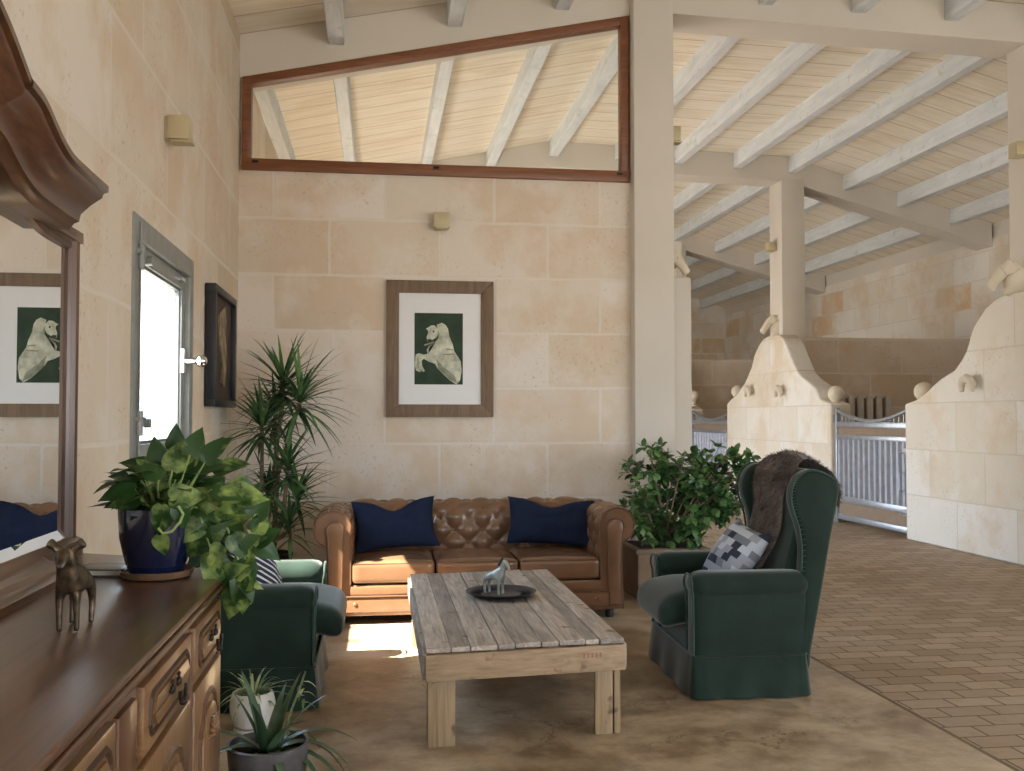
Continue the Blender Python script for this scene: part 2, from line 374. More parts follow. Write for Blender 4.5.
    def obj(s, name, mat, parent=None, smooth=False, bevel=0, bseg=2, ang=35):
        me = bpy.data.meshes.new(name); me.from_pydata(s.v, [], s.f)
        for mm in (mat if isinstance(mat, (list, tuple)) else [mat]): me.materials.append(mm)
        me.polygons.foreach_set('material_index', s.m)
        bm = bmesh.new(); bm.from_mesh(me); bmesh.ops.recalc_face_normals(bm, faces=bm.faces)
        if bevel:
            es = [e for e in bm.edges if len(e.link_faces) == 2 and e.calc_face_angle(0) > R(25)]
            bmesh.ops.bevel(bm, geom=es, offset=bevel, segments=bseg, profile=.5, affect='EDGES', clamp_overlap=True)
        bm.to_mesh(me); bm.free()
        if smooth or bevel:
            me.polygons.foreach_set('use_smooth', [True] * len(me.polygons))
            me.set_sharp_from_angle(angle=R(ang if not bevel else 40))
        o = bpy.data.objects.new(name, me); COL.objects.link(o)
        if parent: o.parent = parent
        return o
def thing(name, label, cat, loc=(0, 0, 0), rz=0, group=None):
    o = bpy.data.objects.new(name, None); COL.objects.link(o); o.location = loc; o.rotation_euler = (0, 0, rz)
    o.empty_display_size = .1
    return tag(o, label, cat, group)
def tag(o, label, cat, group=None, kind=None):
    o['label'] = label; o['category'] = cat
    if group: o['group'] = group
    if kind: o['kind'] = kind
    return o
def struct(o, label=None, cat=None):
    o['kind'] = 'structure'
    if label: o['label'] = label
    if cat: o['category'] = cat
    return o
def skin(name, verts, edges, radii, mat, parent=None, sub=2, M=None):
    me = bpy.data.meshes.new(name); me.from_pydata(verts, edges, [])
    o = bpy.data.objects.new(name, me); COL.objects.link(o)
    o.modifiers.new('s', 'SKIN')
    for i, r in enumerate(radii):
        rr = r if isinstance(r, tuple) else (r, r)
        me.skin_vertices[0].data[i].radius = rr
    me.skin_vertices[0].data[0].use_root = True
    m2 = o.modifiers.new('d', 'SUBSURF'); m2.levels = sub; m2.render_levels = sub
    dg = bpy.context.evaluated_depsgraph_get(); dg.update()
    nm = bpy.data.meshes.new_from_object(o.evaluated_get(dg))
    bpy.data.objects.remove(o); nm.materials.clear(); nm.materials.append(mat)
    nm.polygons.foreach_set('use_smooth', [True] * len(nm.polygons)); nm.name = name
    nm.update()
    if M: nm.transform(M)
    r = bpy.data.objects.new(name, nm); COL.objects.link(r)
    if parent: r.parent = parent
    return r
def copy_tree(o, parent=None):
    c = o.copy(); COL.objects.link(c)
    if parent: c.parent = parent
    for ch in [k for k in list(bpy.data.objects) if k.parent == o]: copy_tree(ch, c)
    return c

# ------------------------------------------------------------------ the building
PROF = [(XL, 2.95 + CAMZ), (2.4, 3.70 + CAMZ), (5.95, 3.61 + CAMZ), (XR, 2.72 + CAMZ)]
def zb(x):
    for (a, za), (b, z_) in zip(PROF, PROF[1:]):
        if x <= b: return za + (z_ - za) * (x - a) / (b - a)
    return PROF[-1][1]
XB = 2.42
struct(MB().box((XL - .3, Y0, -.12), (XB, YB, 0)).obj('floor', CONC), 'tan polished concrete floor of the sitting area', 'floor')
b_ = MB().box((XB + .02, Y0, -.12), (XR, Y1, 0)).box((XL - .3, YB, -.12), (XB + .02, Y1, 0))
struct(b_.obj('brick_floor', PAVE), 'brick paved floor of the stable aisle', 'floor')
struct(MB().box((XB, Y0, -.12), (XB + .02, YB, .001)).obj('trim_1', plain('border strip', (.17, .12, .08), .7)), 'thin strip between the concrete and the brick floor', 'trim')

def slopes(xa, xb): return [xa] + [p[0] for p in PROF if xa < p[0] < xb] + [xb]
def band(xa, xb, ya, yb_, lo, hi, mi=0, mb=None):
    mb = mb or MB(); xs = slopes(xa, xb)
    poly = [(x, zb(x) + lo) for x in xs] + [(x, zb(x) + hi) for x in reversed(xs)]
    n = len(xs)
    for i in range(n - 1):
        q = [(xs[i], zb(xs[i]) + lo), (xs[i + 1], zb(xs[i + 1]) + lo), (xs[i + 1], zb(xs[i + 1]) + hi), (xs[i], zb(xs[i]) + hi)]
        mb.prism(q, 'Y', ya, yb_)
    return mb
struct(band(XL - .6, XR + .6, Y0 - .5, Y1 + .4, .215, .34).obj('ceiling', BOARD), 'pale limed board ceiling on whitewashed beams', 'ceiling')
bays = [(Y0, YB), (YB + .4, 13.7), (14.1, 19.3), (19.7, Y1)]
for yb0 in (YB, 13.7, 19.3):
    struct(band(XL, XR, yb0, yb0 + .4, -.145, .22).obj('cross_beam', PL), None)
PX = [-1.068, -.35, .64, 1.57, 2.47, 3.42, 4.30, 5.20, 6.04, 6.89, 7.73, 8.57]
for bi, (ya, yb1) in enumerate(bays):
    for k, x in enumerate(PX):
        if k == 0 and bi == 0: continue
        w = .065
        z0 = zb(x)
        o = MB().box((x - w, ya, z0), (x + w, yb1, z0 + .225)).obj('ceiling_beam', LIME, bevel=.008, bseg=1)
        struct(o)
# window wall (left) with two openings: the one in view, and one behind the camera
ZT = 4.9
def wall_holes(axis, at, thick, a0, a1, z0, z1, holes, name, mat):
    """wall in the plane X=at (axis X) or Y=at; holes (a,b,z,z)"""
    mb = MB(); cuts = sorted(holes); pos = a0
    def bx(a, b, c, d):
        if b - a < 1e-4 or d - c < 1e-4: return
        if axis == 'X': mb.box((min(at, at + thick), a, c), (max(at, at + thick), b, d))
        else: mb.box((a, min(at, at + thick), c), (b, max(at, at + thick), d))
    for (a, b, c, d) in cuts:
        bx(pos, a, z0, z1); bx(a, b, z0, c); bx(a, b, d, z1); pos = b
    bx(pos, a1, z0, z1)
    return mb.obj(name, mat)
WY0, WY1, WZ0, WZ1 = 4.77, 6.27, 1.02, 2.31
struct(wall_holes('X', XL, -.13, Y0, YB + .4, 0, 4.62, [(WY0 + .1, WY1 - .1, WZ0 + .1, WZ1 - .1), (-3.4, -.6, .8, 2.7)], 'wall_left', STL), 'limestone block wall holding the grey metal window', 'wall')
struct(wall_holes('X', XL, -.28, YB + .4, Y1, 0, 4.62, [(9.6, 13.0, 0, 2.1), (14.8, 18.6, 0, 2.1)], 'wall_left_aisle', STL), 'side wall beyond the sitting room', 'wall')
struct(MB().box((XL, YB, 0), (2.175, YB + .4, 3.385)).obj('wall_back', STB), 'pale limestone block wall behind the leather sofa', 'wall')
struct(wall_holes('Y', Y0, -.3, XL, XR, 0, 5.2, [(3.6, 8.6, 0, 2.7)], 'wall_near', STE), 'wall behind the viewer', 'wall')
struct(wall_holes('X', XR, .35, Y0, Y1, 0, 4.05, [(-2.5, -.9, 1.0, 2.6), (1.6, 3.6, 1.0, 2.6)], 'wall_right', STR), 'outer limestone wall with orange blocks above the stalls', 'wall')
struct(MB().box((XR + .03, Y0, 4.05), (XR + .35, Y1, 4.5)).obj('wall_right_plaster', PL), 'white plaster strip on top of the outer wall', 'wall')
struct(MB().box((XL - .3, Y1, 0), (XR + .4, Y1 + .3, 5.3)).obj('wall_end', STE), 'far end wall with orange blocks', 'wall')
# pillar beside the sofa, columns on the stall fronts
struct(MB().box((2.175, 8.17, 0), (2.53, 8.72, zb(2.3) + .2)).obj('pillar', PL, bevel=.012), 'plastered square pillar beside the sofa wall', 'pillar')
for (ya, yb1) in ((8.45, 8.9), (13.7, 14.15), (19.3, 19.75)):
    struct(MB().box((5.86 if ya > 9 else 5.95, ya - .006 if ya > 9 else 8.18, 0), (6.22 if ya > 9 else 6.3, yb1 if ya > 9 else 8.6, zb(6.1) - .07)).obj('column', PL, bevel=.012))
# low pier behind the pillar
struct(MB().box((2.535, 8.72, 0), (2.86, 9.3, on(680, 277, Y=8.72).z)).obj('wall_low_pier', PL, bevel=.02), 'low plastered pier carrying a carved horse head', 'wall')
struct(MB().box((2.535, 9.0, on(680, 277, Y=8.72).z), (2.86, 9.3, on(680, 241, Y=9.0).z)).obj('wall_low_block', PL, bevel=.02), 'small plaster block on the low pier', 'wall')

def pier(pts, name, label, xa=XS, xb=XS + .28):
    mb = MB(); mb.prism(pts, 'X', xa, xb)
    return struct(mb.obj(name, STS, bevel=.025, bseg=3), label, 'wall')
def PXs(l): return [(q.y, q.z) for q in (on(x, y, X=XS) for x, y in l)]
p2 = PXs([(728, 404), (730, 400), (737, 394), (745, 382), (751, 368), (754.5, 354), (758, 346), (763, 339), (770.6, 334.7), (779, 334.7), (783, 339), (786.6, 345.6), (791.7, 359), (797.6, 372.6), (803, 378.5), (807.7, 382), (813, 386), (816, 389.5), (819, 399), (828, 404)])
g1a, g1b = on(831, 450, X=XS).y, on(905, 450, X=XS).y        # 12.0 .. 10.3
g2a, g2b = on(689, 450, X=XS).y, on(727, 450, X=XS).y
pp = [(g2b, 0)] + [(g2b, p2[0][1])] + p2[1:-1] + [(g1a, p2[-1][1]), (g1a, 0)]
pier(pp, 'wall_stall_middle', 'curved limestone stall front with carved horse head on its peak')
p1 = PXs([(905, 404), (915, 400), (925, 393), (932, 386), (940, 379), (954, 370), (961, 360), (965.7, 351), (972.7, 328), (984, 309), (996, 299), (1009, 293), (1024, 291)])
yc = 8.0
mir = [(2 * yc - y, z) for y, z in reversed(p1[:-1])]
mir = [(y, z) for y, z in mir if y > 6.3]
pier([(g1b, 0), (g1b, p1[0][1])] + p1[1:] + mir + [(mir[-1][0], 0)], 'wall_stall_near', 'curved limestone stall front beside the barred gate')
pier([(g2a, 0), (g2a, 1.5), (g2a + .6, 1.6), (19.0, 2.4), (19.6, 2.7), (20.2, 2.4), (21.2, 1.6), (21.8, 1.5), (Y1, 1.5), (Y1, 0)], 'wall_stall_far', 'farthest curved stall front')
ZP = 2.53
for ya in (8.5, 13.85, 19.45):
    struct(MB().box((XS + .3, ya, 0), (XR, ya + .25, ZP)).obj('wall_partition', STP), None)
fy = on(691, 480, X=2.6).y
# wooden slats inside the stall
sl = thing('slatted_feed_rack', 'white slatted timber rack seen through the gate top inside the stall', 'rack', (7.1, 13.78, 0))
zt = 1.66
WHITEW = plain('whitewashed slat', (.55, .53, .50), .7); BRW = plain('brown timber', (.20, .13, .08), .7)
MB().box((-.5, .045, .3), (.5, .065, zt - .03)).obj('backboard', BRW, sl)
for k in range(7):
    MB().box((-.47 + k * .145, 0, 0), (-.38 + k * .145, .04, zt)).obj('slat', WHITEW, sl, bevel=.004)
MB().box((-.5, -.01, .4), (.5, .0, .48)).obj('rail', WHITEW, sl)

# gates ------------------------------------------------------------
def gate(yA, yB, label):
    """yA nearer, yB farther; built in plane X just in front of the stall"""
    t = thing('stall_gate', label, 'gate', (XS + .08, yA, 0), 0, 'stable gates in the stall fronts')
    W = yB - yA; H = 1.47; a = .05
    fr = MB()
    for y in (0, W - a): MB().box((-.03, y, .0), (.03, y + a, H)).obj('post', STEEL, t, bevel=.006)
    def rail(z0, z1, mb): mb.box((-.025, a, z0), (.025, W - a, z1))
    
    for za_, zb_ in ((.05, .12), (.27, .35), (1.07, 1.13), (1.22, 1.29)): rl = MB(); rail(za_, zb_, rl); rl.obj('rail', STEEL, t, bevel=.006)
    arc = MB(); pts = [(0, a + (W - 2 * a) * k / 20, 1.43 - .13 * math.sin(pi * k / 20)) for k in range(21)]
    arc.tube(pts, .024, 10); arc.obj('curved_top_rail', STEEL, t, smooth=True)
    tanp = plain('tan timber panel', (.25, .18, .125), .7)
    for za_, zb_ in ((.12, .27), (1.13, 1.22)): MB().box((-.004, a + .005, za_), (.012, W - a - .005, zb_)).obj('wooden_panel', tanp, t)
    sh = MB(); n = 13; y0 = a + .005; st = (W - 2 * a - .01) / n
    for k in range(n):
        y = y0 + k * st
        sh.add([(.012, y, .35), (.012, y + st * .35, .35), (-.022, y + st * .5, .35), (-.022, y + st * .85, .35), (.012, y + st, .35),
                (.012, y, 1.07), (.012, y + st * .35, 1.07), (-.022, y + st * .5, 1.07), (-.022, y + st * .85, 1.07), (.012, y + st, 1.07)],
               [(i, i + 1, i + 6, i + 5) for i in range(4)])
    sh.obj('corrugated_panel', STEELP, t)
    for k in range(1, 16):
        y = a + (W - 2 * a) * k / 16; zt = 1.42 - .13 * math.sin(pi * k / 16)
        if zt - 1.29 > .02: MB().tube([(0, y, 1.28), (0, y, zt)], .007, 6).obj('bar', STEEL, t)
    for z in (.16, 1.33):
        MB().box((-.05, W - .02, z - .05), (.03, W + .05, z + .05)).tube([(-.03, W + .03, z - .07), (-.03, W + .03, z + .07)], .018).obj('hinge', STEEL, t)
    for z in (.30, .98):
        l = MB().box((-.055, -.02, z - .05), (.0, .10, z + .02)).tube([(-.06, -.01, z - .03), (-.06, .16, z - .03)], .010).obj('latch', STEEL, t)
    MB().tube([(-.03, .14, .52), (-.07, .14, .53), (-.07, .14, .72), (-.03, .14, .73)], .008).obj('handle', STEEL, t)
    return t
gate(g1b + .0, g1a, 'galvanised stall gate with curved top and tan panels, standing behind the fur-draped armchair')
gate(g2b + .0, g2a, 'smaller looking far stall gate seen above the leafy shrub beside the pillar')

# carved ornaments ----------------------------------------------------
def finial(p, label, rad=.105):
    mb = MB(); mb.lathe([(.10, -.20), (.10, -.175), (.06, -.15), (.05, -.11), (.07, -.09)], (0, 0, 0), 20)
    mb.ball((0, 0, 0), rad, 12)
    o = mb.obj('ball_finial', CARVE, smooth=True); o.location = p
    tag(o, label, 'finial', 'stone ball finials beside the gates')
finial((XS + .14, g1b - .16, on(916, 392, X=XS + .14).z), 'stone ball finial on the near stall front, to the gate post with the latch')
finial((XS + .14, g1a + .13, on(829, 394, X=XS + .14).z), 'stone ball finial on the middle stall front, beside the tan-panelled gate')
finial((XS + .14, g2b - .14, on(731, 392, X=XS + .14).z + .0), 'stone ball finial on the middle front at its end toward the far gate')
finial((XS + .14, g2a + .14, on(691, 396, X=XS + .14).z), 'stone ball finial beyond the far gate, just beside the low pier')
def hook(p, label):
    t = thing('stone_hook', label, 'hook', p, 0, 'carved stone saddle hooks on the stall fronts')
    prof = []; mb = MB()
    # horseshoe shaped corbel: thick U with a round end
    pts = [(-.16, -.10, -.07), (-.16, -.115, .0), (-.16, -.08, .065), (-.16, 0, .095), (-.16, .08, .065), (-.16, .115, .0), (-.16, .10, -.07)]
    pts = [(-.08, y * .78, z * .78) for _, y, z in pts]
    mb.tube(pts, [.022, .034, .042, .046, .042, .034, .022], 12)
    mb.obj('crescent', CARVE, t, smooth=True)
    MB().lathe([(.05, .01), (.05, -.02), (.045, -.07)], (0, 0, .02), 20, axis='X').obj('peg', CARVE, t, smooth=True)
for (x, y, l) in ((974, 386, 'crescent shaped stone hook on the near curved stall front'),
                  (783, 393, 'crescent stone hook on the middle stall front, on its side toward the tan-panelled gate'),
                  (752, 393, 'crescent stone hook on the middle stall front, on its side toward the far gate')):
    hook(on(x, y, X=XS), l)
def horse_head(p, rz, label, s=1.0):
    # local: facing +X, neck base at the origin
    V = [(-.02, 0, -.06), (-.03, 0, .06), (-.005, 0, .17), (.045, 0, .215), (.085, 0, .165), (.13, 0, .10), (.165, 0, .05), (.18, 0, .025)]
    E = [(i, i + 1) for i in range(7)]
    Rr = [(.085, .10), (.080, .095), (.070, .088), (.060, .062), (.062, .070), (.052, .056), (.048, .050), (.042, .044)]
    V += [(.025, .035, .27), (.035, .045, .305), (.025, -.035, .27), (.035, -.045, .305)]
    E += [(3, 8), (8, 9), (3, 10), (10, 11)]; Rr += [.022, .008, .022, .008]
    V += [(.055, 0, .12)]; E += [(4, 12)]; Rr += [(.05, .06)]
    t = thing('horse_head_carving', label, 'carving', p, rz, 'carved stone horse heads')
    M = Matrix.Scale(s, 4)
    skin('head', V, E, Rr, CARVE, t, 2, M)
    mane = MB(); 
    pts = [(-.12, 0, -.03), (-.125, 0, .08), (-.09, 0, .19), (-.03, 0, .265), (.03, 0, .28)]
    mane.tube([(x * s, y * s, z * s) for x, y, z in pts], [.02 * s, .035 * s, .035 * s, .03 * s, .012 * s], 8); mane.obj('mane', CARVE, t, smooth=True)
    for sy in (1, -1):
        MB().ball((.075 * s, sy * .058 * s, .20 * s), .012 * s, 8).obj('eye', CARVE, t, smooth=True)
q = on(1014, 292, X=XS + .05); horse_head((XS + .02, q.y, q.z), R(158), 'carved stone horse head on the peak of the near stall front', 1.0)
q = on(776, 335, X=XS + .05); horse_head((XS + .02, q.y, q.z), R(168), 'carved stone horse head on the peak of the middle stall front under the slim column', 1.0)
q = on(676, 277, Y=8.85); horse_head((2.70, 8.84, q.z), R(-15), 'carved stone horse head on the low pier behind the big pillar', .85)

# wall lamps -----------------------------------------------------------
def wall_lamp(p, n, label):
    """square box lamp; n = outward direction as rotation about Z (0: +Y outward)"""
    t = thing('wall_lamp', label, 'wall lamp', p, n, 'square box wall lamps')
    MB().box((-.05, 0, -.06), (.05, .02, .06)).obj('back_plate', BRASSL, t, bevel=.003)
    MB().box((-.065, .02, -.058), (.065, .13, .068)).obj('body', BRASSL, t, bevel=.004)
    MB().box((-.05, .03, -.072), (.05, .145, -.060)).obj('lower_flap', BRASSL, t, bevel=.002)
wall_lamp(on(441, 223, Y=YB), pi, 'square beige wall lamp above the horse picture')
wall_lamp(on(166, 130, X=XL), -pi / 2, 'square brass-toned wall lamp on the window wall, above the grey window')
wall_lamp((5.86, 13.93, on(776, 247, X=5.86).z), pi / 2, 'square beige wall lamp on the slim column above the middle horse head')
wall_lamp((5.95, 8.34, on(1013, 150, Y=8.34).z), pi / 2, 'square beige wall lamp on the column at the photo edge, above the near horse head')
wall_lamp((2.53, 8.45, on(673, 127, X=2.53).z), -pi / 2, 'square beige wall lamp peeking out from the side of the big pillar')

# interior window above the wall ---------------------------------------
wz0 = 3.385; wx0, wx1 = XL + .02, 2.165
def ztop(x): return zb(x) - .145
win = thing('window_2', 'wide sloping interior window in a reddish wood frame above the sofa wall', 'window', (0, 0, 0)); win['kind'] = 'structure'
f = .075; fr = MB(); ya, yb1 = YB - .02, YB + .09
fr.prism([(wx0, wz0), (wx1, wz0), (wx1, wz0 + f + .02), (wx0, wz0 + f + .02)], 'Y', ya - .02, yb1)
fr.prism([(wx0, wz0 + f + .02), (wx0 + f, wz0 + f + .02), (wx0 + f, ztop(wx0 + f)), (wx0, ztop(wx0))], 'Y', ya, yb1)
fr.prism([(wx1 - f, wz0 + f + .02), (wx1, wz0 + f + .02), (wx1, ztop(wx1)), (wx1 - f, ztop(wx1 - f))], 'Y', ya, yb1)
fr.prism([(wx0 + f, ztop(wx0 + f) - f), (wx1 - f, ztop(wx1 - f) - f), (wx1 - f, ztop(wx1 - f)), (wx0 + f, ztop(wx0 + f))], 'Y', ya, yb1)
fr.obj('frame', FRAMEW, win, bevel=.006)
MB().prism([(wx0 + f, wz0 + f), (wx1 - f, wz0 + f), (wx1 - f, ztop(wx1 - f) - f), (wx0 + f, ztop(wx0 + f) - f)], 'Y', YB + .04, YB + .046).obj('pane', GLASS, win)
cl = MB()
for x in (wx0 + .09, .46, wx1 - .12): cl.box((x, ya - .032, wz0 + .055), (x + .05, ya - .018, wz0 + .075))
cl.obj('catch', BRONZED, win)

# grey window ------------------------------------------------------------
win = thing('window_1', 'grey metal framed window glowing with daylight beside the mirror', 'window', (XL, 0, 0)); win['kind'] = 'structure'
def ring(mb, y0, y1, z0, z1, w, xa, xb):
    mb.box((xa, y0, z0), (xb, y1, z0 + w)); mb.box((xa, y0, z1 - w), (xb, y1, z1))
    mb.box((xa, y0, z0 + w), (xb, y0 + w, z1 - w)); mb.box((xa, y1 - w, z0 + w), (xb, y1, z1 - w)); return mb
ring(MB(), WY0, WY1, WZ0, WZ1, .11, -.1, .012).obj('frame', GREYP, win, bevel=.004)
sash = ring(MB(), WY0 + .11, WY1 - .11, WZ0 + .11, WZ1 - .11, .085, -.07, -.02).obj('sash', GREYP, win, bevel=.006)
ring(MB(), WY0 + .195, WY1 - .195, WZ0 + .195, WZ1 - .195, .015, -.065, -.035).obj('seal', GREYD, sash)
MB().box((-.05, WY0 + .2, WZ0 + .2), (-.044, WY1 - .2, WZ1 - .2)).obj('pane', GLASS, sash)
for z in (WZ0 + .30, WZ1 - .20):
    h = MB(); h.tube([(.02, WY0 + .09, z - .06), (.02, WY0 + .09, z + .06)], .02, 12); h.tube([(.02, WY0 + .02, z + .02), (.02, WY0 + .2, z + .02)], .012, 8)
    h.tube([(.02, WY0 + .2, z), (.05, WY0 + .2, z)], .024, 12); h.obj('hinge', GREYP, win, smooth=True)
MB().tube([(.02, WY0 + .09, WZ0 + .1), (.02, WY0 + .09, WZ1 - .03)], .005, 6).obj('hinge_rod', GREYP, win)
kp = on(190, 361, X=XL + .03)
k = MB(); k.box((-.02, kp.y - .03, kp.z - .07), (.0, kp.y + .03, kp.z + .07)); k.tube([(0, kp.y, kp.z), (.06, kp.y, kp.z)], .018, 12); k.ball((.095, kp.y, kp.z), .036, 10); k.obj('knob', CHROME, win, smooth=True)
MB().box((-.02, WY1 - .36, WZ1 - .165), (.01, WY1 - .25, WZ1 - .145)).obj('top_catch', CHROME, win)
MB().box((XL - .28, 0, 0), (XL, 0, 0)) if False else None

# ------------------------------------------------------------------ pictures
# horse picture (a simple painted white horse rearing on dark green)
pc = on(440, 349, Y=YB); pw = .90; ph = 1.145
pic = thing('horse_picture', 'framed picture of a white horse on dark green hung above the sofa', 'picture', (pc.x, YB, pc.z))
fw = .105
mb = MB()
for (a, b, c, d) in ((-pw / 2, -pw / 2 + fw, 0, 1), (pw / 2 - fw, pw / 2, 0, 1)):
    s_ = 1 if a < 0 else -1
    xo, xi = (a, b) if a < 0 else (b, a)
    mb.prism([(xo, -ph / 2), (xo, ph / 2), (xi, ph / 2 - fw), (xi, -ph / 2 + fw)], 'Y', -.045, -.005)
for s_ in (1, -1):
    mb.prism([(-pw / 2, s_ * ph / 2), (pw / 2, s_ * ph / 2), (pw / 2 - fw, s_ * (ph / 2 - fw)), (-pw / 2 + fw, s_ * (ph / 2 - fw))], 'Y', -.045, -.005)
mb.obj('frame', PICW, pic, bevel=.004)
MB().box((-pw / 2 + fw - .01, -.022, -ph / 2 + fw - .01), (pw / 2 - fw + .01, -.014, ph / 2 - fw + .01)).obj('mount', WHITEC, pic)
PGREEN = plain('dark green paint', (.014, .040, .018), .7, noise_amt=.35, nscale=9)
PWHITE = plain('off white paint strokes', (.52, .54, .44), .7, noise_amt=.4, nscale=14)
PSHADE = plain('grey olive paint strokes', (.25, .27, .20), .7, noise_amt=.4, nscale=14)
PDARK = plain('dark paint', (.05, .045, .035), .7)
# outline points are fractions of the painted sheet
u0, u1, v0, v1 = 100, 440, 178, 688
ux = (lambda x: ((x - u0) / (u1 - u0) - .5) * .405 - .012); vz = (lambda y: (.5 - (y - v0) / (v1 - v0)) * .60 + .0)
def U(l): return [(ux(x), vz(y)) for x, y in l]
MB().box((ux(100), -.026, vz(688)), (ux(440), -.021, vz(178))).obj('painting', PGREEN, pic)
hb = MB()
hb.prism(U([(255, 262), (290, 246), (318, 262), (335, 290), (345, 345), (368, 400), (380, 450), (425, 520), (432, 590), (420, 660), (395, 688), (350, 660), (300, 612), (262, 575), (243, 540), (205, 528), (165, 505), (150, 520), (155, 560), (172, 590), (165, 600), (145, 590), (140, 602), (112, 590), (100, 560), (104, 510), (108, 475), (130, 466), (165, 476), (190, 470), (185, 440), (200, 415), (235, 392), (262, 360), (268, 330), (262, 290)]), 'Y', -.029, -.0255)
horse = hb.obj('painted_horse', PWHITE, pic)
MB().prism(U([(178, 292), (215, 268), (240, 266), (262, 290), (266, 330), (250, 355), (222, 372), (205, 388), (188, 382), (184, 352), (196, 318), (192, 300)]), 'Y', -.031, -.0285).obj('painted_face', PWHITE, horse)
d = MB()
d.prism(U([(188, 366), (214, 364), (222, 374), (206, 388), (190, 382)]), 'Y', -.033, -.0305); d.obj('painted_muzzle', PDARK, horse); d = MB()
d.prism(U([(224, 306), (234, 302), (240, 312), (232, 322)]), 'Y', -.033, -.0305)
d.obj('painted_eye', PDARK, horse)
d = MB()
for l in ([(262, 300), (275, 330), (262, 372), (205, 420), (196, 470), (204, 424), (240, 396), (262, 360)], [(250, 500), (300, 560), (380, 620), (400, 680), (345, 650), (270, 580)],
          [(320, 430), (372, 436), (376, 444), (320, 440)], [(300, 470), (378, 466), (384, 474), (300, 478)], [(165, 404), (235, 380), (238, 392), (172, 414)], [(120, 500), (128, 500), (130, 570), (122, 575)]):
    d.prism(U(l), 'Y', -.0325, -.0288)
d.obj('painted_shading', PSHADE, horse)

# narrow black framed picture on the window wall
q0 = on(207, 345, X=XL); q1 = on(234, 349, X=XL + .02)
yA, yB_ = 6.72, 7.70
zT, zBm = 2.24, 1.42
dp = thing('dark_relief_picture', 'deep black framed dark picture hung near the room corner by the window', 'picture', (XL, (yA + yB_) / 2, (zT + zBm) / 2))
hw, hh = (yB_ - yA) / 2, (zT - zBm) / 2
ring(MB(), -hw, hw, -hh, hh, .05, .005, .075).obj('frame', BLACKF, dp, bevel=.004)
MB().box((.01, -hw + .05, -hh + .05), (.04, hw - .05, hh - .05)).obj('canvas', plain('dark brown canvas', (.045, .025, .015), .6, noise_amt=.7, nscale=6), dp)
rl = MB()
rl.prism([(-.10, .12), (-.14, .30), (-.02, .36), (.06, .40), (.10, .28), (.06, .14), (.12, -.02), (.10, -.2), (.04, -.34), (-.04, -.30), (.0, -.18), (-.06, -.04)], 'X', .04, .052)
rl.xf(Matrix.Diagonal((1, hw / .36, hh / .52, 1)))
rl.obj('pale_figure', plain('ochre and cream paint', (.22, .17, .10), .6, noise_amt=.9, nscale=9), dp)

# ------------------------------------------------------------------ dresser
ZD = .87; XF = -.475
DY0, DY1 = .82, 3.09
dr = thing('dresser', 'long polished brown wooden dresser with carved drawer fronts beneath the mirror', 'dresser', (0, 0, 0))
def outline(off, x_back=-1.10):
    return [(x_back, DY0 - .25 - off), (-.66, DY0 - .25 - off), (XF + off, DY0 - off * .4), (XF + off, DY1 + off * .4), (-.66 + off * .6, 3.40 + off), (-.86, 3.58 + off), (x_back, 3.70 + off)]
for nm, lst, m_ in (('body', [(0.0, .06, .03), (.0, .08, .79 + .03)], None),):
    mb = MB(); mb.prism(outline(-.0), 'Z', .06, .835); mb.obj('body', WALNUT_Z, dr, bevel=.004)
mb = MB(); mb.prism(outline(.02), 'Z', 0.0, .09); mb.obj('plinth', WALNUT_Y, dr, bevel=.01)
mb = MB(); mb.prism(outline(.012), 'Z', .822, .836); mb.prism(outline(.024), 'Z', .836, .850); mb.obj('top_moulding', WALNUT_Y, dr, bevel=.006, bseg=3)
mb = MB(); mb.prism(outline(.018), 'Z', .850, ZD); mb.obj('top', WALNUT_Y, dr, bevel=.009, bseg=3)
def swan_pull(par, y, z, s=1.0, mat=BRONZED, name='handle'):
    h = MB(); x = XF + .032
    for sy in (-1, 1):
        h.ball((x - .004, y + sy * .036 * s, z + .014 * s), .011 * s, 8, (.6, 1, 1)); h.ball((x - .004, y + sy * .036 * s, z + .030 * s), .008 * s, 8, (.5, 1.3, .8))
        h.ball((x - .004, y + sy * .050 * s, z + .012 * s), .007 * s, 8, (.5, 1.2, .7)); h.ball((x - .004, y + sy * .024 * s, z + .010 * s), .007 * s, 8, (.5, 1.2, .7))
    pts = [(x + .012, y + math.cos(a) * .036 * s, z + .008 - abs(math.sin(a)) * .030 * s) for a in [pi + pi * k / 10 for k in range(11)]]
    h.tube(pts, .0045 * s, 8); h.ball((x + .012, y, z - .024 * s), .009 * s, 8)
    h.obj(name, mat, par, smooth=True)
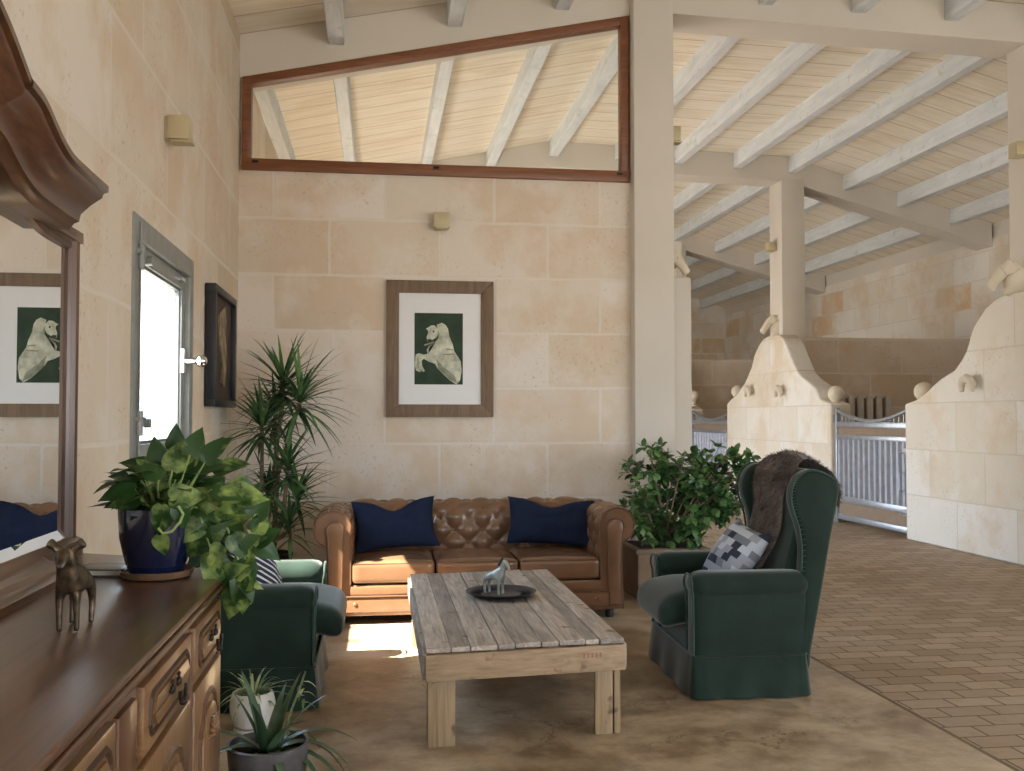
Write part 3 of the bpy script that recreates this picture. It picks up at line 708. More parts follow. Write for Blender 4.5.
def panel_frame(mb, y0, y1, z0, z1, x, w, t, arch=0, scoop=0):
    """moulded frame following a rectangle whose ends may be scooped or whose top is arched"""
    def path(ins):
        a0, a1, b0, b1 = y0 + ins, y1 - ins, z0 + ins, z1 - ins
        pts = []
        if arch:
            n = 14
            pts += [(a0, b0), (a1, b0), (a1, b1 - arch)]
            for k in range(n + 1):
                u = k / n; yy = a1 + (a0 - a1) * u
                zz = b1 - arch + arch * (math.sin(pi * u) ** .6) * (1 if .18 < u < .82 else .45)
                pts.append((yy, zz))
            pts += [(a0, b1 - arch)]
        else:
            c = scoop
            pts = [(a0 + c, b0), (a1 - c, b0), (a1 - c * .35, b0 + c * .35), (a1, b0 + c), (a1, b1 - c), (a1 - c * .35, b1 - c * .35), (a1 - c, b1), (a0 + c, b1), (a0 + c * .35, b1 - c * .35), (a0, b1 - c), (a0, b0 + c), (a0 + c * .35, b0 + c * .35)]
        return pts
    P0, P1 = path(0), path(w); n = len(P0)
    vs = [(x, a, b) for a, b in P0] + [(x + t, a + (c - a) * .35, b + (d_ - b) * .35) for (a, b), (c, d_) in zip(P0, P1)] + [(x + t, a + (c - a) * .7, b + (d_ - b) * .7) for (a, b), (c, d_) in zip(P0, P1)] + [(x, a, b) for a, b in P1]
    fs = [(j * n + i, j * n + (i + 1) % n, (j + 1) * n + (i + 1) % n, (j + 1) * n + i) for j in range(3) for i in range(n)]
    mb.add(vs, fs)
def drawer(y0, y1, z0, z1, handle=True):
    d = MB().box((XF - .02, y0, z0), (XF + .016, y1, z1)).obj('drawer', OAK_Y, dr, bevel=.005)
    g = MB(); panel_frame(g, y0 + .035, y1 - .035, z0 + .022, z1 - .022, XF + .0155, .014, .006, scoop=.03); g.obj('drawer_groove', DARKGROOVE, d)
    p = MB(); c = .03
    a0, a1, b0, b1 = y0 + .058, y1 - .058, z0 + .042, z1 - .042
    p.prism([(a0 + c, b0), (a1 - c, b0), (a1, b0 + c), (a1, b1 - c), (a1 - c, b1), (a0 + c, b1), (a0, b1 - c), (a0, b0 + c)], 'X', XF + .012, XF + .024)
    p.obj('raised_panel', OAK_Y, d, bevel=.006, bseg=3)
    swan_pull(d, (y0 + y1) / 2, (z0 + z1) / 2 - .005)
def door(y0, y1, z0, z1):
    d = MB().box((XF - .02, y0, z0), (XF + .016, y1, z1)).obj('door', OAK_Z, dr, bevel=.005)
    g = MB(); panel_frame(g, y0 + .05, y1 - .05, z0 + .05, z1 - .045, XF + .0155, .02, .008, arch=.09); g.obj('arched_moulding', WALNUT_Z, d, smooth=True)
    p = MB(); n = 14; a0, a1, b0, b1 = y0 + .085, y1 - .085, z0 + .09, z1 - .085
    poly = [(a0, b0), (a1, b0)] + [(a1 + (a0 - a1) * k / n, b1 - .08 + .08 * (math.sin(pi * k / n) ** .6) * (1 if .18 < k / n < .82 else .45)) for k in range(n + 1)]
    p.prism(poly, 'X', XF + .012, XF + .026); p.obj('raised_panel', OAK_Z, d, bevel=.005)
    sc_ = MB(); yc_ = (y0 + y1) / 2   # carved shell scroll under the arch
    for k in range(9):
        a = pi * (k + .5) / 9; sc_.tube([(XF + .026, yc_, z1 - .17), (XF + .034, yc_ + math.cos(a) * .035, z1 - .17 + math.sin(a) * .03), (XF + .028, yc_ + math.cos(a) * .06, z1 - .17 + math.sin(a) * .05)], [.004, .009, .006], 6)
    sc_.obj('carved_shell', OAK_Z, d, smooth=True)
    k_ = MB(); k_.lathe([(.012, 0), (.007, .008), (.007, .016), (.015, .022), (.013, .032), (.004, .036)], (XF + .016, y0 + .03, z1 - .25), 14, axis='X'); k_.obj('knob', BRASS, d, smooth=True)
for (a, b) in ((2.64, 3.06), (2.08, 2.58), (1.36, 1.86), (.86, 1.30)):
    drawer(a, b, .665, .808); door(a, b, .10, .645)
for y in (3.075, 2.61, 1.97, 1.33):
    w = .012 if y > 3 else (.05 if 1.9 < y < 2 else .018)
    s_ = MB()
    if y == 1.97: s_.box((XF - .01, 1.90, .1), (XF + .012, 2.04, .80)); s_.obj('pilaster', WALNUT_Z, dr, bevel=.006)
    else: s_.tube([(XF + .004, y, .1), (XF + .004, y, .80)], w * .6, 10); s_.obj('stile_moulding', WALNUT_Z, dr, smooth=True)

# ------------------------------------------------------------------ mirror
XM = -1.06
mi = thing('mirror', 'big wooden mirror with a swan-neck crest standing on the dresser', 'mirror', (0, 0, ZD))
YC = 2.28; YE = 3.50
def crest(y, side=1):
    """height of the arched crest above the dresser, as a function of the distance from its middle"""
    d = abs(y - YC)
    t = min(1, d / (YE - YC))
    return t
# inner edge of arch (glass) and outer edge, taken on the mirror's own plane
inn = [on(x, y, X=XM + .02) for x, y in ((0, 143), (8, 160), (15.5, 177), (24, 198), (34, 216), (44, 229), (55, 238), (63, 243))]
inn = [(p.y, p.z - ZD) for p in inn]
inn = [(YC, inn[0][1] + .30), (YC + (inn[0][0] - YC) * .5, inn[0][1] + .20)] + inn
yin = 3.55
inn[-1] = (yin, inn[-1][1])
full_in = [(2 * YC - y, z) for y, z in reversed(inn[1:])] + inn
GL = [(2 * YC - yin, .06), (yin, .06)] + [(y, z) for y, z in reversed(full_in)]
MB().prism(GL, 'X', XM - .004, XM).obj('mirror_glass', MIRR, mi)
MB().prism([(2 * YC - yin - .06, .02), (yin + .06, .02)] + [(y, z + .08) for y, z in reversed(full_in)], 'X', XM - .03, XM - .006).obj('backing', WALNUT_Z, mi)
def sweep(mb, path, prof, closed=False):
    """path: (y,z) list; prof: (outward offset, x) list; sweeps in the mirror plane"""
    n = len(path); m = len(prof); vs = []
    for i, p in enumerate(path):
        a = Vector(path[max(0, i - 1)]); b = Vector(path[min(n - 1, i + 1)])
        if i == 0: a = Vector(p)
        if i == n - 1: b = Vector(p)
        d = (b - a).normalized(); nn = Vector((-d.y, d.x))
        for o, x in prof: vs.append((x, p[0] + nn.x * o, p[1] + nn.y * o))
    fs = [(i * m + k, i * m + (k + 1) % m, (i + 1) * m + (k + 1) % m, (i + 1) * m + k) for i in range(n - 1) for k in range(m)]
    fs += [tuple(range(m)), tuple(range((n - 1) * m + m - 1, (n - 1) * m - 1, -1))]
    mb.add(vs, fs)
def smooth_path(P, k=4):
    out = []
    for i in range(len(P) - 1):
        p0, p1, p2, p3 = (Vector(P[max(0, i - 1)]), Vector(P[i]), Vector(P[i + 1]), Vector(P[min(len(P) - 1, i + 2)]))
        for j in range(k):
            t = j / k
            out.append(tuple(.5 * ((2 * p1) + (-p0 + p2) * t + (2 * p0 - 5 * p1 + 4 * p2 - p3) * t * t + (-p0 + 3 * p1 - 3 * p2 + p3) * t ** 3)))
    out.append(tuple(P[-1])); return out
arch = smooth_path(full_in)
mb = MB(); sweep(mb, arch, [(0, XM), (0, XM + .012), (.012, XM + .020), (.022, XM + .014), (.04, XM + .03), (.062, XM + .036), (.062, XM)])
mb.obj('arch_moulding', WALNUT_Y, mi, smooth=True, ang=50)
# hood: heavy projecting moulding above the arch
hood = [on(x, y, X=XM + .14) for x, y in ((4, 118), (12, 128), (22, 140), (32, 160), (43, 180), (55, 196), (70, 208), (92, 224))]
hood = [(p.y, p.z - ZD) for p in hood]
hood = [(YC, hood[0][1] + .13), (YC + (hood[0][0] - YC) * .45, hood[0][1] + .09)] + hood
hood = [(2 * YC - y, z) for y, z in reversed(hood[1:])] + hood
hoodp = smooth_path(hood)
mb = MB(); sweep(mb, hoodp, [(-.02, XM), (-.02, XM + .07), (.0, XM + .085), (.006, XM + .10), (.03, XM + .105), (.06, XM + .135), (.085, XM + .17), (.10, XM + .175), (.105, XM + .19), (.125, XM + .19), (.125, XM)])
mb.obj('crest_moulding', WALNUT_Y, mi, smooth=True, ang=50)
# stepped frame sides
for s_ in (1, -1):
    def yy(v): return v if s_ > 0 else 2 * YC - v
    mb = MB(); ztop_ = inn[-1][1] + .03
    pr = [(yin, XM), (yin, XM + .006), (yin + .01, XM + .014), (yin + .018, XM + .012), (yin + .03, XM + .026), (yin + .05, XM + .030), (yin + .07, XM + .022), (yin + .085, XM + .008), (yin + .085, XM)]
    mb.prism([(x, yy(y)) for y, x in pr], 'Z', .05, ztop_); mb.obj('side_stile', WALNUT_Z, mi, smooth=True, ang=30)
    z0_ = ztop_
# infill between the arch and the hood at the shoulders
mb = MB(); half = [(y, z) for y, z in arch]; top = []
import bisect
def zat(path, y):
    ps = sorted(path); 
    for (a, za), (b, z_) in zip(ps, ps[1:]):
        if a <= y <= b: return za + (z_ - za) * (y - a) / max(1e-6, b - a)
    return ps[0][1] if y < ps[0][0] else ps[-1][1]
ys = [2 * YC - yin - .09 + (2 * (yin + .09 - YC)) * k / 60 for k in range(61)]
for a, b in zip(ys, ys[1:]):
    za, zb2 = zat(arch, a) + .03, zat(arch, b) + .03; ta, tb = max(za + .01, zat(hoodp, a) + .02), max(zb2 + .01, zat(hoodp, b) + .02)
    mb.prism([(a, za), (b, zb2), (b, tb), (a, ta)], 'X', XM - .01, XM + .03)
mb.obj('crest_panel', WALNUT_Y, mi)
mb = MB(); yl, yr = 2 * YC - yin - .10, yin + .08
for pr in ([(XM, 0), (XM + .17, 0), (XM + .17, .02), (XM + .15, .03), (XM + .13, .03), (XM + .115, .042), (XM + .08, .045), (XM + .065, .056), (XM + .03, .062), (XM + .02, .068), (XM, .068)],):
    mb.prism([(x, z) for x, z in pr], 'Y', yl, 3.16); mb.prism([(min(x, XM + .045), z) for x, z in pr], 'Y', 3.16, yr)
mb.obj('bottom_rail', WALNUT_Y, mi, smooth=True, ang=30)
MB().prism([(XM, .068), (XM + .012, .068), (XM, .10)], 'Y', 2 * YC - yin, yin).obj('bevel_strip', MIRR, mi)
# ------------------------------------------------------------------ sofa
sofa = thing('chesterfield_sofa', 'tan leather buttoned three-seat sofa standing against the limestone wall', 'sofa', (.665, 6.54, 0), R(0))
WI, DEP, RC = .83, .66, .12          # inner half width, inner depth, corner radius
pathu = []
def padd(x, y, nx, ny): pathu.append((x, y, nx, ny))
n1 = 40
for k in range(n1): padd(-WI, (DEP - RC) * k / n1, -1, 0)
for k in range(8): a = pi - (pi / 2) * k / 8; padd(-WI + RC + math.cos(a) * RC, DEP - RC + math.sin(a) * RC, math.cos(a), math.sin(a))
n2 = 120
for k in range(n2): padd(-WI + RC + (2 * WI - 2 * RC) * k / n2, DEP, 0, 1)
for k in range(8): a = pi / 2 - (pi / 2) * k / 8; padd(WI - RC + math.cos(a) * RC, DEP - RC + math.sin(a) * RC, math.cos(a), math.sin(a))
for k in range(n1 + 1): padd(WI, (DEP - RC) * (1 - k / n1), 1, 0)
prof = [(0, .26 + .0135 * k) for k in range(24)]          # inner face up to z .58
cx, cz, rr = .115, .618, .118
for k in range(1, 27):
    a = pi + .18 - (pi * 1.42) * k / 26
    prof.append((cx + math.cos(a) * rr, cz + math.sin(a) * rr))
prof += [(.15, .50), (.145, .40), (.15, .25), (.155, .06)]
seg = [0.0]
for a, b in zip(pathu, pathu[1:]): seg.append(seg[-1] + math.hypot(b[0] - a[0], b[1] - a[1]))
vl = [0.0]
for a, b in zip(prof, prof[1:]): vl.append(vl[-1] + math.hypot(b[0] - a[0], b[1] - a[1]))
LT = seg[-1]; A, B = LT / 28, .088
vs = []; m = len(prof); npth = len(pathu)
VT = vl[44]
def tuft(u, v):
    p = (u - LT / 2) / (2 * A) + (v) / (2 * B); q_ = (u - LT / 2) / (2 * A) - (v) / (2 * B)
    h = math.sqrt(abs(math.sin(pi * p) * math.sin(pi * q_)) + 1e-6)
    e = min(1, max(0, (VT - v) / .07)) * min(1, u / .03 + .0) * min(1, (LT - u) / .03)
    return (h * .032 - .013) * e
for i, (x, y, nx, ny) in enumerate(pathu):
    for j, (o, z) in enumerate(prof):
        pa = prof[max(0, j - 1)]; pb = prof[min(m - 1, j + 1)]
        dx, dz = pb[0] - pa[0], pb[1] - pa[1]; l = math.hypot(dx, dz) or 1
        no, nz = -dz / l, dx / l     # pointing to the seat side / up
        t_ = tuft(seg[i], vl[j]) if vl[j] < VT else 0
        oo = o + no * t_; zz = z + nz * t_
        vs.append((x + nx * oo, y + ny * oo, zz))
fs = [(i * m + j, (i + 1) * m + j, (i + 1) * m + j + 1, i * m + j + 1) for i in range(npth - 1) for j in range(m - 1)]
mb = MB().add(vs, fs)
# buttons sit where the tufts meet
for iu in range(-15, 16):
    for jv in range(1, 8):
        if (iu + jv) % 2: continue
        u = LT / 2 + iu * A; v = jv * B
        if u < .05 or u > LT - .05 or v > VT - .05: continue
        k = min(range(npth), key=lambda q_: abs(seg[q_] - u)); j = min(range(m), key=lambda q_: abs(vl[q_] - v))
        mb.ball(vs[k * m + j], .0125, 5)
mb.obj('tufted_back_and_arms', LEATHER, sofa, smooth=True, ang=80)
# closing faces + front facing panels of the arms
for s_ in (-1, 1):
    pts = [(s_ * (WI + o), z) for o, z in prof]
    pts = pts + [(s_ * WI, .06)]
    fa = MB(); fa.prism(pts, 'Y', -.012, .02); fa.obj('arm_front', LEATHER, sofa, bevel=.0)
    cx_ = s_ * (WI + .085)
    # raised facing: roll + tapering stem
    op = []
    for k in range(18):
        a = (pi * 1.12) - (pi * 1.30) * k / 17
        op.append((WI + .100 + math.cos(a) * .058, cz - .01 + math.sin(a) * .058))
    op = [(WI + .060, .09), (WI + .052, .5)] + op + [(WI + .140, .45), (WI + .138, .09)]
    fp = MB(); fp.prism([(s_ * x, z) for x, z in op], 'Y', -.035, -.010); pf = fp.obj('arm_facing', LEATHER, sofa, bevel=.008, bseg=3)
    tb = MB(); tb.tube([(s_ * x, -.032, z) for x, z in op], .0055, 8); tb.obj('piping', PIPING, pf, smooth=True)
    tb = MB(); tb.tube([(s_ * (WI + o), -.012, z) for o, z in prof], .006, 8); tb.obj('outer_piping', PIPING, pf, smooth=True)
mb = MB(); mb.rbox((-WI - .02, -.02, .17), (WI + .02, .66, .265), .03, 8); mb.obj('seat_platform', LEATHER, sofa, smooth=True)
mb = MB(); mb.rbox((-WI - .155, -.028, .055), (WI + .155, .10, .185), .022, 8); fr_ = mb.obj('front_rail', LEATHER, sofa, smooth=True)
tb = MB(); tb.tube([(-WI - .14, -.030, .183), (WI + .14, -.030, .183)], .006, 8); tb.tube([(-WI - .14, -.030, .085), (WI + .14, -.030, .085)], .004, 8); tb.obj('rail_piping', PIPING, fr_, smooth=True)
for x in (-.80, -.42, 0, .42, .80): MB().ball((x, -.030, .135), .013, 8, (1, .5, 1)).obj('button', LEATHER, fr_, smooth=True)
MB().box((-WI - .13, .1, .07), (WI + .13, .80, .17)).obj('under_frame', BLACK, sofa)
cw = 2 * WI / 3
for k in range(3):
    x0 = -WI + k * cw
    mb = MB(); mb.rbox((x0 + .004, -.025, .262), (x0 + cw - .004, .60, .405), .032, 12, crown=(0, .004, .022)); c_ = mb.obj('seat_cushion', LEATHER, sofa, smooth=True)
    tb = MB(); y_ = -.020
    tb.tube([(x0 + .02, y_, .392), (x0 + cw - .02, y_, .392)], .0045, 6); tb.tube([(x0 + .02, y_, .275), (x0 + cw - .02, y_, .275)], .0045, 6); tb.obj('cushion_piping', PIPING, c_, smooth=True)
for x in (-.90, .90):
    for y in (.03, .70):
        f_ = MB(); f_.lathe([(.032, .07), (.034, .05), (.024, .044), (.03, .03), (.026, 0)], (x, y, 0), 18); f_.obj('foot', BLACK, sofa, smooth=True)

def pillow(mb, w, h, th, n=18, dip=0, ex=2.4, sag=0.0):
    vs = []; fs = []
    for side in (1, -1):
        o = len(vs)
        for i in range(n + 1):
            for j in range(n + 1):
                u = -1 + 2 * i / n; v = -1 + 2 * j / n
                uu, vv = math.sin(u * pi / 2), math.sin(v * pi / 2)
                pin = 1 - .10 * (1 - uu * uu) * vv * vv - 0 ; pin2 = 1 - .10 * (1 - vv * vv) * uu * uu
                z = side * th / 2 * ((1 - abs(uu) ** ex) * (1 - abs(vv) ** ex)) ** .55
                x = uu * w / 2 * pin2; y = vv * h / 2 * pin
                if dip and vv > -.5: 
                    g = math.exp(-(uu / .38) ** 2) * (vv + .5) / 1.5
                    y -= dip * g; z *= 1 - .45 * g
                x += .008 * noise.noise(Vector((u * 2, v * 2, 5))); z += side * .006 * noise.noise(Vector((u * 6, v * 3 + 4, th * 9))) * (1 - uu ** 4) * (1 - vv ** 4) + side * .016 * noise.noise(Vector((u * 2.5 + 9, v * 2.5, th))) * (1 - uu ** 4) * (1 - vv ** 4)
                vs.append((x, y, z))
        for i in range(n):
            for j in range(n):
                q_ = (o + i * (n + 1) + j, o + (i + 1) * (n + 1) + j, o + (i + 1) * (n + 1) + j + 1, o + i * (n + 1) + j + 1)
                fs.append(q_ if side > 0 else q_[::-1])
    return mb.add(vs, fs)
def place_pillow(name, mat, label, loc, rx, ry, rz, w, h, th, dip=0, group=None, grp_cat='cushion'):
    o = pillow(MB(), w, h, th, dip=dip).obj(name, mat, smooth=True, ang=60)
    o.matrix_world = Matrix.Translation(loc) @ Matrix.Rotation(rz, 4, 'Z') @ Matrix.Rotation(rx, 4, 'X') @ Matrix.Rotation(ry, 4, 'Z')
    tag(o, label, 'cushion', group); return o
place_pillow('cushion', NAVY, 'navy blue cushion with a dented top, on the sofa end toward the long-leaved plant', (.13, 7.00, .60), R(68), R(3), R(6), .60, .37, .17, .075, 'navy cushions on the sofa')
place_pillow('cushion', NAVY, 'navy blue cushion on the sofa end toward the pillar', (1.24, 7.0, .60), R(68), R(-3), R(-6), .64, .35, .17, .055, 'navy cushions on the sofa')

# ------------------------------------------------------------------ coffee table
ct = thing('coffee_table', 'low rustic coffee table of reclaimed pallet boards in front of the sofa', 'table', (.625, 4.10, 0))
SH = Matrix(((1, 0, 0, 0), (.10, 1, 0, .0), (0, 0, 1, 0), (0, 0, 0, 1)))   # the ends are sawn slightly out of square
HW = .425; TL = 1.92; TZ = .41
widths = [.107, .083, .118, .075, .115, .078, .118, .066, .11]
sx = sum(widths); x = -HW; mb = MB()
for i, w_ in enumerate(widths):
    ww = w_ * 2 * HW / sx; dz = random.uniform(-.003, .002); ey = random.uniform(-.008, .006)
    mb.box((x + .0015, ey, TZ - .022 + dz), (x + ww - .0015, TL + random.uniform(-.01, .01), TZ + dz)); x += ww
mb.xf(SH); mb.obj('tabletop', PALLET, ct, bevel=.003, bseg=1)
mb = MB()
for xa, xb in ((-.40, -.26), (-.13, -.01), (.06, .17), (.26, .40)): mb.box((xa, .0, TZ - .043), (xb, TL, TZ - .0245))
mb.xf(SH); mb.obj('spacer_boards', wood('dark pallet board', (.06, .035, .02), (.16, .10, .06), 'Y', 10, 2), ct)
for ya_, yb__ in ((-.018, .004), (TL - .004, TL + .018)): mb = MB(); mb.box((-HW, ya_, TZ - .135), (HW + .004, yb__, TZ - .028)); mb.xf(SH); mb.obj('end_board', PALLETX, ct, bevel=.003)
for xa_, xb_ in ((-HW - .012, -HW + .008), (HW - .008, HW + .012)): mb = MB(); mb.box((xa_, 0, TZ - .13), (xb_, TL, TZ - .026)); mb.xf(SH); mb.obj('side_board', PALLET, ct, bevel=.003)
mb = MB()
for xa in (-.16, .20): mb.box((xa, .06, TZ - .155), (xa + .11, TL - .06, TZ - .135))
mb.xf(SH); mb.obj('under_board', PALLET, ct)
mk = MB()
for k in range(5): mk.box((.24 + k * .018, -.0195, TZ - .075), (.248 + k * .018, -.0185, TZ - .055))
mk.xf(SH); mk.obj('faded_stamp', plain('faded red stamp', (.30, .13, .07), .8), ct)
for (xa, ya) in ((-HW + .012, .015), (HW - .125, .015), (-HW + .012, TL - .13), (HW - .125, TL - .13)):
    mb = MB(); s_ = 1 if xa < 0 else -1
    mb.box((xa, ya, 0), (xa + .112, ya + .02, TZ - .135)) if False else None
    mb.box((xa, ya, 0), (xa + (.078 if s_ < 0 else .112), ya + .022, TZ - .045))
    if s_ < 0: mb.box((xa + .084, ya, 0), (xa + .112, ya + .022, TZ - .045))
    xo = xa if s_ > 0 else xa + .09
    mb.box((xo, ya + .023, 0), (xo + .022, ya + .115, TZ - .045))
    mb.xf(SH); mb.obj('leg', PALLETZ, ct, bevel=.002)

# plate + figurine
pp_ = on(501, 594, Z=TZ + .012); 
plate = MB(); plate.lathe([(.075, 0), (.13, .004), (.183, .024), (.186, .028), (.182, .028), (.13, .011), (.0001, .009)], (0, 0, 0), 64)
for k in range(40):
    a = 2 * pi * k / 40
    plate.tube([(math.cos(a + t_ * .25) * r_, math.sin(a + t_ * .25) * r_, z_) for t_, r_, z_ in ((0, .105, .0105), (.5, .135, .0135), (1, .165, .0215))], .0022, 4)
po = plate.obj('metal_plate', IRON, smooth=True, ang=30); po.location = (pp_.x, pp_.y, TZ + .003)
tag(po, 'round dark metal plate with a fluted rim on the coffee table', 'plate')
def quadruped(name, loc, rz, s, mat, label, cat, V, E, Rr, extra=None):
    t = thing(name, label, cat, loc, rz)
    o = skin('body', V, E, Rr, mat, t, 2, Matrix.Scale(s, 4))
    zs = sorted(v.co.z for v in o.data.vertices); o.data.transform(Matrix.Translation((0, 0, .0005 - zs[0])))
    return t
# small standing horse, facing +X, unit height ~1 (poll)
V = [(-.22, 0, .56), (.0, 0, .545), (.19, 0, .57), (.28, 0, .72), (.33, 0, .88), (.40, 0, .90), (.47, 0, .80), (.51, 0, .71),   # trunk 0-2, neck 3-4, head 5-7
     (-.25, .09, .42), (-.27, .085, .26), (-.25, .085, .04), (-.25, -.09, .42), (-.27, -.085, .26), (-.25, -.085, .04),
     (.22, .085, .42), (.215, .085, .24), (.22, .085, .04), (.22, -.085, .42), (.215, -.085, .24), (.22, -.085, .04),
     (.335, .035, .965), (.335, -.035, .965), (-.33, 0, .55), (-.37, 0, .38)]
E = [(0, 1), (1, 2), (2, 3), (3, 4), (4, 5), (5, 6), (6, 7), (0, 8), (8, 9), (9, 10), (0, 11), (11, 12), (12, 13), (2, 14), (14, 15), (15, 16), (2, 17), (17, 18), (18, 19), (4, 20), (4, 21), (0, 22), (22, 23)]
Rr = [(.135, .14), (.125, .13), (.13, .145), (.075, .11), (.06, .085), (.055, .065), (.042, .048), (.038, .036),
      (.065, .065), (.04, .04), (.036, .036), (.065, .065), (.04, .04), (.036, .036), (.052, .052), (.036, .036), (.036, .036), (.052, .052), (.036, .036), (.036, .036), .014, .014, .03, .02]
hq = on(493, 600, Z=TZ + .012)
qh = quadruped('horse_figurine', (pp_.x - .035, pp_.y - .0, TZ + .0125), R(-48), .20, SILVER, 'small silver-grey horse figurine standing on the dark plate', 'figurine', V, E, Rr)
mb = MB(); s_ = .20
mb.tube([(.16 * s_, 0, .76 * s_), (.24 * s_, 0, .90 * s_), (.30 * s_, 0, .99 * s_)], [.006, .006, .004], 6); mb.obj('mane', IRON, qh, smooth=True)
# bronze foal on the dresser (seen head-on, turned a little)
V = [(-.22, 0, .60), (.0, 0, .58), (.17, 0, .60), (.24, 0, .72), (.29, 0, .83), (.34, 0, .865), (.41, 0, .79), (.455, 0, .71),
     (-.25, .10, .45), (-.29, .095, .27), (-.26, .095, .03), (-.25, -.10, .45), (-.25, -.095, .27), (-.22, -.095, .03),
     (.20, .085, .44), (.19, .085, .24), (.19, .085, .03), (.20, -.085, .44), (.21, -.085, .24), (.20, -.085, .03),
     (.285, .10, .93), (.265, .19, .99), (.285, -.10, .93), (.265, -.19, .99), (-.33, 0, .56), (-.37, 0, .38)]
E = [(0, 1), (1, 2), (2, 3), (3, 4), (4, 5), (5, 6), (6, 7), (0, 8), (8, 9), (9, 10), (0, 11), (11, 12), (12, 13), (2, 14), (14, 15), (15, 16), (2, 17), (17, 18), (18, 19), (4, 20), (20, 21), (4, 22), (22, 23), (0, 24), (24, 25)]
Rr = [(.15, .15), (.14, .145), (.15, .15), (.095, .10), (.08, .085), (.075, .078), (.055, .055), (.040, .040),
      (.06, .06), (.036, .036), (.030, .030), (.06, .06), (.036, .036), (.030, .030), (.05, .05), (.034, .034), (.030, .030), (.05, .05), (.034, .034), (.030, .030), (.03, .04), (.05, .075), (.03, .04), (.05, .075), .03, .02]
fq = on(74, 628, Z=ZD)
quadruped('animal_figurine', (fq.x, fq.y, ZD), R(-92), .212, BRONZE, 'mottled bronze foal-like figurine with big ears standing on the dresser', 'figurine', V, E, Rr)

# dark book behind the pot
bk = on(108, 571, Z=ZD + .01)
b_ = thing('book', 'thin dark book lying flat on the dresser between the mirror and the blue pot', 'book', (bk.x + .01, bk.y + .02, ZD), R(-8))
MB().box((-.10, -.07, 0), (.10, .07, .004)).box((-.10, -.07, .018), (.10, .07, .022)).box((-.10, -.07, .0), (-.097, .07, .022)).obj('cover', plain('dark glossy book cover', (.03, .028, .03), .25), b_, bevel=.001)
MB().box((-.095, -.067, .0042), (.095, .066, .0178)).obj('pages', plain('book pages', (.5, .47, .40), .8), b_)

